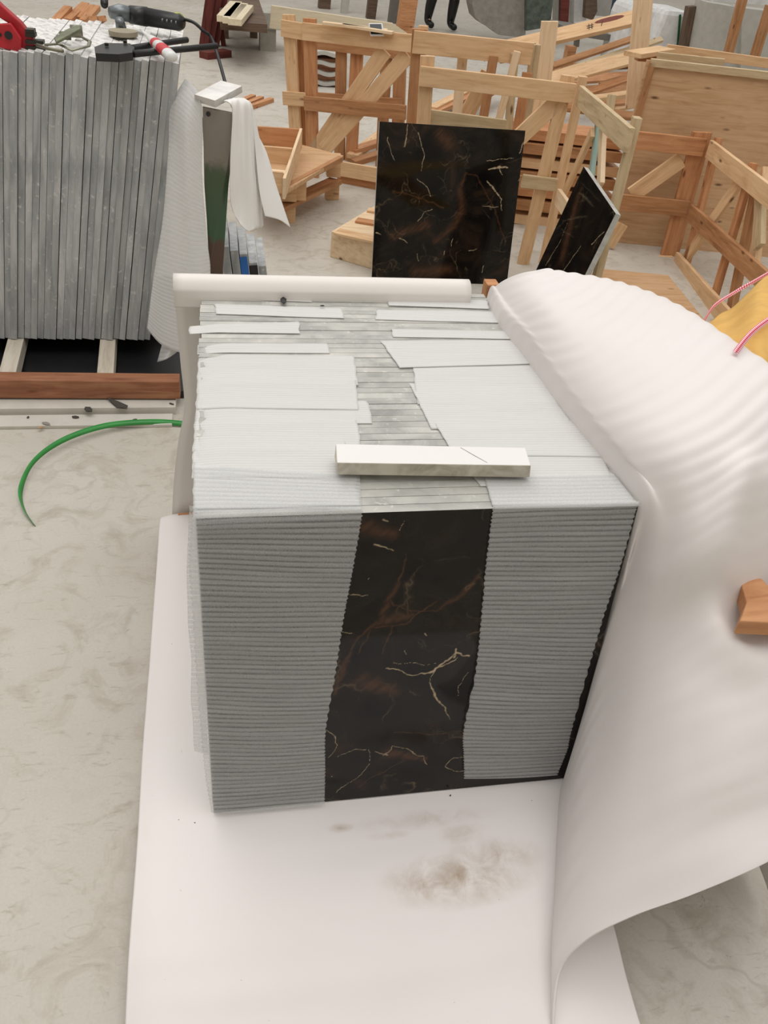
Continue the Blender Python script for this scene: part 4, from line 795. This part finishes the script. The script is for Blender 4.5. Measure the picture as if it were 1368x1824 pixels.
r2 = ribbon('tie', [Z(1310, 628, .925), Z(1330, 602, .928), Z(1350, 583, .93), Z(1380, 562, .932), Z(1410, 545, .935)], [W(-.6, .5, .3)]*2+[W(-.5, .7, .3)]*3, .0105, 'gingham', cell=.0065); r2.parent = t; r2.matrix_parent_inverse = PM[t.name].inverted()

# ------------------------------------------------------------------ loose timber behind the crates
def loose(a, c, za, zb, wd, th, mat, label, n=(0, -.6, .8), group=None):
    plank('timber_board', Z(a[0], a[1], za), Z(c[0], c[1], zb), wd, th, n, mat, label=label, cat='board', group=group)
loose((860, 92), (1145, 26), .70, 1.0, .10, .03, 'pine', 'long pine board with a hash mark and a red stain above the timber heap')
TB = bpy.data.objects['timber_board']
Mx = PM[TB.name]; 
def onb(u, v): return Mx @ W(u, v, .0012)
Lx = (Z(1145, 26, 1.0)-Z(860, 92, .7)).length
b = MB(); u0 = Lx*.17
for a_, c_ in (((0, -.018), (.004, .022)), ((.018, -.018), (.022, .022)), ((-.01, .008), (.03, .01)), ((-.012, -.006), (.028, -.004)), ((.075, -.012), (.09, .022))): b.tube([onb(u0+a_[0], a_[1]), onb(u0+c_[0], c_[1])], .0022, 5)
b.build('marking', 'ink', TB, label='handwritten hash one mark'); bpy.data.objects['marking'].matrix_local = PM[TB.name].inverted()
b = MB(); b.prism([onb(Lx*.30+.09*math.cos(k*.524), .022+.016*math.sin(k*.524)) for k in range(12)], (Mx.to_3x3() @ W(0, 0, .0008))); b.build('stain', 'stain_red', TB, label='dark red resin stain'); bpy.data.objects['stain'].matrix_local = PM[TB.name].inverted()
VB = VPl((1.55, 4.85), (2.5, 4.7))
plank('timber_board', VB.at(980, 38), VB.at(955, 250), .09, .022, VB.n, 'pine_pale', label='upright pale pine board with a row of nail holes crossing the heap', cat='board')
VC = VPl((1.9, 4.9), (2.8, 4.7))
plank('timber_board', VC.at(1150, -40), VC.at(1131, 192), .10, .024, VC.n, 'pine_pale', label='tall pale board standing by the corner of the plywood crate, reaching out of the picture', cat='board')
loose((985, 115), (1135, 65), .45, .65, .05, .03, 'pine_brown', 'narrow brown board sloping up behind the upright pale board, topmost of the thin ones')
loose((985, 132), (1180, 68), .42, .62, .05, .03, 'pine_grey', 'greyish board just under the topmost thin board', )
loose((978, 140), (1140, 98), .45, .58, .11, .03, 'pine', 'wide pine board sloping up to the right in the middle of the heap')
loose((1040, 165), (1135, 132), .35, .45, .05, .03, 'pine_orange', 'orange board below the wide sloping board')
loose((1070, 150), (1140, 128), .30, .40, .05, .03, 'pine_brown', 'brown board tucked below the orange board in the heap')
loose((1080, 190), (1140, 178), .14, .19, .10, .03, 'pine', 'short wide board beside the foot of the tall pale board')
loose((1060, 172), (1120, 165), .33, .36, .04, .04, 'pine', 'short square batten lying above the grey rail end')
loose((985, 185), (1130, 205), .2, .2, .07, .03, 'pine_brown', 'brown board lying behind the corner post of the middle crate')
t = empty('board_heap', Z(1060, 200, 0), 'jumble of crossed brown boards low under the sloping timber', 'heap')
for k in range(4): plank('board', Z(985, 120+k*22, .12+.05*k), Z(1145, 112+k*20, .12+.05*k), .1, .03, (0, -.5, .8), ('pine_brown', 'pine_orange')[k % 2], t)
for px in (1000, 1120): q = Z(px, 150, .1); b = MB(); b.box((q.x, q.y, 0), (q.x+.08, q.y+.1, .42)); b.build('post', 'pine_brown', t)
# slatted stack seen through the middle crate
PS = VPl((1.45, 4.6), (2.35, 4.55))
st = ['topmost', 'second', 'third', 'fourth', 'fifth', 'sixth', 'seventh', 'lowest']
for k in range(8):
    y0 = 238+k*25
    plank('timber_board', PS.at(925-k*4, y0, .02*(k % 2)), PS.at(1112-k*5, y0+20, .02*(k % 2)), .055, .25, PS.n, ('pine_orange', 'pine_brown', 'pine', 'pine_brown')[k % 4], label='%s board in the layered pile seen through the middle crate' % st[k], cat='board', group='layered boards behind the middle crate')
# boards heaped on the floor seen through the left crates
for k, (a_, c_, mt, lb) in enumerate((((627, 275), (680, 235), 'pine', 'upper loose board seen through the left crate'), ((627, 265), (675, 250), 'pine_orange', 'middle loose board seen through the left crate'), ((628, 285), (680, 270), 'pine_brown', 'lower loose board seen through the left crate'), ((765, 200), (845, 165), 'pine_orange', 'orange loose board seen behind the post right of the left crate'), ((770, 190), (840, 155), 'pine', 'pine loose board above the orange one seen between the crates'), ((800, 215), (890, 150), 'pine_brown', 'brown loose board seen between the crate posts'))):
    loose(a_, c_, .06+.02*(k % 3), .10+.02*(k % 3), .08, .03, mt, lb, (0, 0, 1))

# ------------------------------------------------------------------ sticks on the floor
for k, (a_, c_) in enumerate((((428, 178), (452, 168)), ((434, 184), (466, 171)), ((440, 189), (484, 174)))):
    plank('timber_stick', Z(*a_, .03), Z(*c_, .03), .045, .03, (0, 0, 1), 'pine_orange', label='%s of three short sawn battens on the floor behind the white block' % ('rear', 'middle', 'front')[k], cat='batten', group='three battens on the floor')
for k, (a_, c_) in enumerate((((98, 34), (121, 10)), ((120, 33), (152, 4)), ((140, 30), (162, 8)), ((148, 35), (172, 9)), ((158, 36), (165, 28)), ((170, 36), (181, 28)))):
    plank('timber_stick', Z(*a_, .04), Z(*c_, .12), .085, .05, (0, -.3, 1), 'pine_orange', label=('leftmost separate', 'second', 'third', 'fourth', 'fifth, very short', 'rightmost, very short')[k]+' sawn batten heaped beyond the slab tops', cat='batten', group='battens heaped beyond the slab stack')

# ------------------------------------------------------------------ far background
def fplane(y): return VPl((0, y), (1, y))
def fpoly(name, pts, y, th, mat, parent=None, **kw):
    b = MB(); b.prism([Yp(px, py, y) for px, py in pts], (0, th, 0)); return b.build(name, mat, parent, **kw)
t = empty('slab_rack', Z(380, 95, 0), 'dark red timber slab rack standing on the floor beyond the grinder', 'rack'); yR = 9.5
for k, (a_, c_, w_) in enumerate((((378, -30), (362, 90), .09), ((392, -30), (370, 88), .09), ((401, -30), (380, 92), .10), ((385, -10), (400, 92), .05))): plank('rack_post', Yp(*a_, yR+.05*k), Yp(*c_, yR+.05*k), w_, .1, (0, -1, 0), 'wood_darkred', t)
plank('rack_foot', Z(362, 92, .06), Z(405, 88, .06), .12, .08, (0, 0, 1), 'wood_darkred', t)
t = empty('plank_trolley', Z(430, 50, 0), 'low trolley loaded with pale planks beyond the dark red rack', 'trolley')
b = MB(); q0, q1 = Z(392, 34, .35), Z(456, 40, .35); b.box((q0.x, q0.y-.1, .28), (q1.x+.1, q0.y+2.2, .35)); b.build('deck', 'wood_dark', t)
for px in (400, 452): q = Z(px, 42, .14); b = MB(); b.box((q.x-.04, q.y, 0), (q.x+.04, q.y+.08, .28)); b.build('leg', 'wood_dark', t)
for k, (a_, c_) in enumerate((((398, 28), (420, 2)), ((408, 31), (431, 5)), ((418, 34), (441, 8)))): plank('pale_plank', Z(*a_, .42), Z(*c_, .42), .12, .05, (0, 0, 1), 'board_cream', t)
for px, x2 in ((442, 432), (455, 450)): plank('upright', Yp(x2+4, -40, 10.9), Yp(px-2, 30, 10.9), .08, .06, (0, -1, 0), 'pine_brown', t)
t = empty('long_board', Z(480, 90, 0), 'long cream coloured board resting on concrete blocks behind the left crate', 'board')
yL = 9.0
fpoly('board_body', [(484, 10), (700, 42), (735, 66), (735, 90), (480, 50)], 9.3, .05, 'board_cream', t)
q = Yp(715, 88, 9.35); b = MB(); b.box((q.x-.15, 9.3, 0), (q.x+.1, 9.36, q.z+.05)); b.build('support', 'concrete_block', t)
t = empty('concrete_block', Z(487, 92, 0), 'grey concrete blocks stacked at the left end of the long cream board', 'concrete block')
q = Z(488, 92, 0); b = MB(); b.box((q.x-.14, q.y, .0), (q.x+.02, q.y+.3, .2)); b.box((q.x-.16, q.y-.02, .2), (q.x+.1, q.y+.35, .34)); b.build('block_body', 'concrete_block', t)
for k in range(4):
    q = Z(575, 150-k*17, 0)
    ys = 8.0; P_ = [Yp(541, 95+k*17, ys-.1*k)]
    pts = []
    n_ = 16; a_ = Yp(520, 92+k*16, ys); c_ = Yp(612, 98+k*18, ys)
    up = [a_.lerp(c_, i/n_)+W(0, 0, .009*math.sin(i*.8+k)+.012) for i in range(n_+1)]; lo = [a_.lerp(c_, i/n_)+W(0, 0, .009*math.sin(i*.8+k)-.018) for i in reversed(range(n_+1))]
    b = MB(); b.prism(up+lo, (0, .8, 0)); b.build('wavy_stone_plate', 'pale_stone_plate', label='%s wavy-edged pale slab lying in the pile seen through the left crate' % ('topmost', 'second', 'third', 'lowest')[k], cat='stone slab', group='wavy slabs behind the left crate')
b = MB(); a_ = Yp(520, 172, 8.05); c_ = Yp(612, 178, 8.05); a0 = Yp(520, 94, 8.05)
b.box((a_.x+.02, 8.06, 0), (c_.x-.04, 8.7, max(.1, a0.z-.03))); b.build('support_block', 'wood_aged', label='dark timber support behind the wavy slabs', cat='support')
for px, y1, mt, lb, w_ in ((578, 16, 'wood_dark', 'leftmost dark post of the far row, left of the pale pole', .16), (614, 24, 'pale_stone_plate', 'pale pole second in the far row', .10), (661, 34, 'wood_dark', 'thin dark pole in the middle of the far row', .12), (702, 42, 'steel_grey', 'grey pole just left of the orange post', .14), (722, 62, 'pine_orange', 'orange wooden post rising behind the left crate', .19)):
    q = Z(px, y1, 0); b = MB(); b.box((-w_/2, 0, 0), (w_/2, w_, 2.2), Matrix.Rotation(.06, 4, 'Y')); b.build('far_post', mt, M=Matrix.Translation(q), label=lb, cat='post')
# dark rough slab, green slab
def leaner(name, pts, y, th, mat, lb, cat='stone slab', lean=.0):
    return fpoly(name, pts, y, th, mat, label=lb, cat=cat)
leaner('rough_stone_plate', [(846, -60), (841, 8), (846, 30), (858, 42), (872, 50), (888, 62), (920, 66), (936, 62), (939, -60)], 11.3, .3, 'grey_stone_plate', 'dark grey slab with a ragged lower edge at the top of the picture')
leaner('green_stone_plate', [(939, -60), (938, 55), (980, 48), (992, -60)], 11.2, .3, 'green_stone_plate', 'mottled green slab right of the ragged grey one')
leaner('pale_stone_plate', [(990, -60), (988, 42), (1022, 46), (1026, -60)], 11.6, .1, 'pale_stone_plate', 'pale slab behind the dark red pole right of the green slab')
leaner('red_pole', [(1001, -60), (998, 44), (1012, 44), (1018, -60)], 11.3, .08, 'wood_darkred', 'dark red pole right of the green slab', 'pole')
leaner('white_stone_plate', [(1024, -60), (1022, 40), (1044, 36), (1050, -60)], 11.5, .1, 'wrap_white', 'white slab between the dark red pole and the dark timber')
leaner('timber_bundle', [(1048, -60), (1042, 32), (1056, 36), (1064, 20), (1062, -60)], 11.3, .1, 'wood_dark', 'dark timber leaning beside the white slab', 'timber')
leaner('white_stone_plate', [(1066, -60), (1062, 28), (1088, 30), (1100, -60)], 11.6, .1, 'pale_stone_plate', 'pale slab between the dark timber and the blue rack')
t = empty('steel_rack', Z(1100, 66, 0), 'dark blue steel rack standing left of the white wrapped bundles', 'rack')
for a_, c_, w_ in (((1108, -40), (1090, 60), .08), ((1122, -40), (1102, 66), .08), ((1135, -40), (1120, 60), .06)): plank('rack_post', Yp(*a_, 11.2), Yp(*c_, 11.2), w_, .08, (0, -1, 0), 'blue_steel', t)
plank('rack_beam', Yp(1084, 58, 11.1), Yp(1112, 70, 11.1), .04, .05, (0, -1, 0), 'blue_steel', t)
t = empty('steel_table', Z(1040, 78, 0), 'low grey steel table end seen above the sloping boards', 'table'); plank('table_rail', Yp(1010, 56, 9.5), Yp(1092, 68, 9.5), .06, .6, (0, -1, .0), 'steel_grey', t)
plank('table_leg', Yp(1030, 60, 9.55), Yp(1028, 84, 9.55), .05, .05, (0, -1, 0), 'steel_grey', t)
def bundle(pts, y, th, lb, straps):
    t = empty('wrapped_bundle', Yp(pts[0][0], pts[-1][1], y), lb, 'bundle'); ob = fpoly('foam_wrap', pts, y, th, 'wrap_white', t, bevel=.05)
    for a_, c_ in straps: plank('green_strap', Yp(*a_, y-.012), Yp(*c_, y-.012), .022, .01, (0, -1, 0), 'strap_green_dark', t, label='dark green strap')
bundle([(1128, 8), (1190, 14), (1162, 70), (1150, 120), (1095, 120), (1118, 30)], 9.2, .5, 'white foam-wrapped bundle just right of the blue rack', [])
bundle([(1186, 16), (1222, 20), (1246, 30), (1240, 120), (1152, 120), (1165, 66)], 9.0, .5, 'white foam-wrapped bundle with two green straps beside the dark post', [((1212, 26), (1206, 95)), ((1241, 30), (1230, 95))])
plank('timber_post', Yp(1235, 12, 8.8), Yp(1218, 105, 8.8), .09, .09, (0, -1, 0), 'wood_dark', label='dark weathered post leaning between the wrapped bundle and the grey slabs', cat='post')
fpoly('grey_stone_plate', [(1260, 4), (1320, 14), (1318, 140), (1236, 130)], 8.6, .25, 'pale_stone_plate', label='large pale grey slab leaning right of the dark post', cat='stone slab')
fpoly('grey_stone_plate', [(1322, 14), (1400, 24), (1400, 150), (1319, 140)], 8.55, .25, 'pale_stone_plate', label='large pale grey slab at the top right corner', cat='stone slab')
fpoly('pale_ledge', [(1280, -40), (1400, -40), (1400, 12), (1270, 2)], 9.4, .1, 'wrap_white', label='white slabs standing behind the grey ones at the top right', cat='stone slab')
plank('timber_prop', Yp(1335, -40, 8.2), Yp(1298, 100, 8.2), .085, .05, (0, -1, 0), 'pine_brown', label='wooden prop leaning on the first large grey slab', cat='prop')
plank('timber_prop', Yp(1375, 10, 8.1), Yp(1345, 105, 8.1), .085, .05, (0, -1, 0), 'pine_brown', label='wooden prop at the right edge leaning on the corner slab', cat='prop')

# ------------------------------------------------------------------ person far away
pf_ = Z(786, 54, 0)
t = empty('person', pf_, 'person in black trousers and tall black boots walking in the distance', 'person')
def skin_obj(name, verts, edges, radii, mat, parent, M, root=0):
    me = bpy.data.meshes.new(name); me.from_pydata(verts, edges, []); me.materials.append(MATS[mat]); o = bpy.data.objects.new(name, me); PM[o.name] = M; link(o, parent)
    sm = o.modifiers.new('skin', 'SKIN'); sm.use_smooth_shade = True
    for i, sv in enumerate(me.skin_vertices[0].data if me.skin_vertices else []): pass
    bm = bmesh.new(); bm.from_mesh(me); ly = bm.verts.layers.skin.verify()
    for i, v in enumerate(bm.verts): v[ly].radius = (radii[i], radii[i]*.95); v[ly].use_root = (i == root)
    bm.to_mesh(me); bm.free(); ss = o.modifiers.new('sub', 'SUBSURF'); ss.levels = ss.render_levels = 2; return o
Mp = Matrix.Translation(pf_) @ Matrix.Rotation(R(15), 4, 'Z')
bv = [(0, 0, .95), (0, 0, 1.12), (0, 0, 1.3), (0, 0, 1.43), (0, -.01, 1.5), (0, -.02, 1.6), (0, -.02, 1.68), (.17, 0, 1.4), (.23, .02, 1.14), (.24, -.04, .9), (.24, -.06, .82), (-.17, 0, 1.4), (-.23, -.02, 1.14), (-.23, -.1, .92), (-.23, -.12, .84),
      (.10, 0, .88), (.13, -.05, .5), (.13, .02, .1), (.13, -.12, .05), (-.10, 0, .88), (-.13, .02, .5), (-.15, .12, .12), (-.15, .0, .05)]
be = [(0, 1), (1, 2), (2, 3), (3, 4), (4, 5), (5, 6), (3, 7), (7, 8), (8, 9), (9, 10), (3, 11), (11, 12), (12, 13), (13, 14), (0, 15), (15, 16), (16, 17), (17, 18), (0, 19), (19, 20), (20, 21), (21, 22)]
brd = [.13, .12, .14, .10, .05, .09, .08, .055, .045, .035, .03, .055, .045, .035, .03, .08, .05, .02, .015, .08, .05, .02, .015]
skin_obj('body', bv, be, brd, 'skin', t, Mp)
skin_obj('trousers', [(0, 0, 1.0), (.10, 0, .88), (.13, -.05, .5), (.13, -.03, .36), (-.10, 0, .88), (-.13, .02, .5), (-.14, .06, .38)], [(0, 1), (1, 2), (2, 3), (0, 4), (4, 5), (5, 6)], [.15, .11, .085, .07, .11, .085, .07], 'trousers', t, Mp)
skin_obj('boot', [(.13, -.035, .40), (.13, .0, .22), (.13, .02, .07), (.13, -.14, .045)], [(0, 1), (1, 2), (2, 3)], [.078, .068, .05, .045], 'boot', t, Mp)
skin_obj('boot', [(-.14, .05, .42), (-.15, .1, .24), (-.15, .13, .08), (-.15, -.03, .045)], [(0, 1), (1, 2), (2, 3)], [.078, .068, .05, .045], 'boot', t, Mp)
skin_obj('jacket', [(0, 0, 1.0), (0, 0, 1.12), (0, 0, 1.3), (0, 0, 1.42), (.17, 0, 1.4), (.23, .02, 1.14), (.24, -.04, .93), (-.17, 0, 1.4), (-.23, -.02, 1.14), (-.23, -.1, .95)], [(0, 1), (1, 2), (2, 3), (3, 4), (4, 5), (5, 6), (3, 7), (7, 8), (8, 9)], [.15, .14, .16, .12, .07, .06, .048, .07, .06, .048], 'shirt', t, Mp)
skin_obj('hair', [(0, .02, 1.64), (0, .03, 1.70)], [(0, 1)], [.10, .085], 'hair', t, Mp)
# fix: parents placed by matrices
bpy.context.view_layer.update()
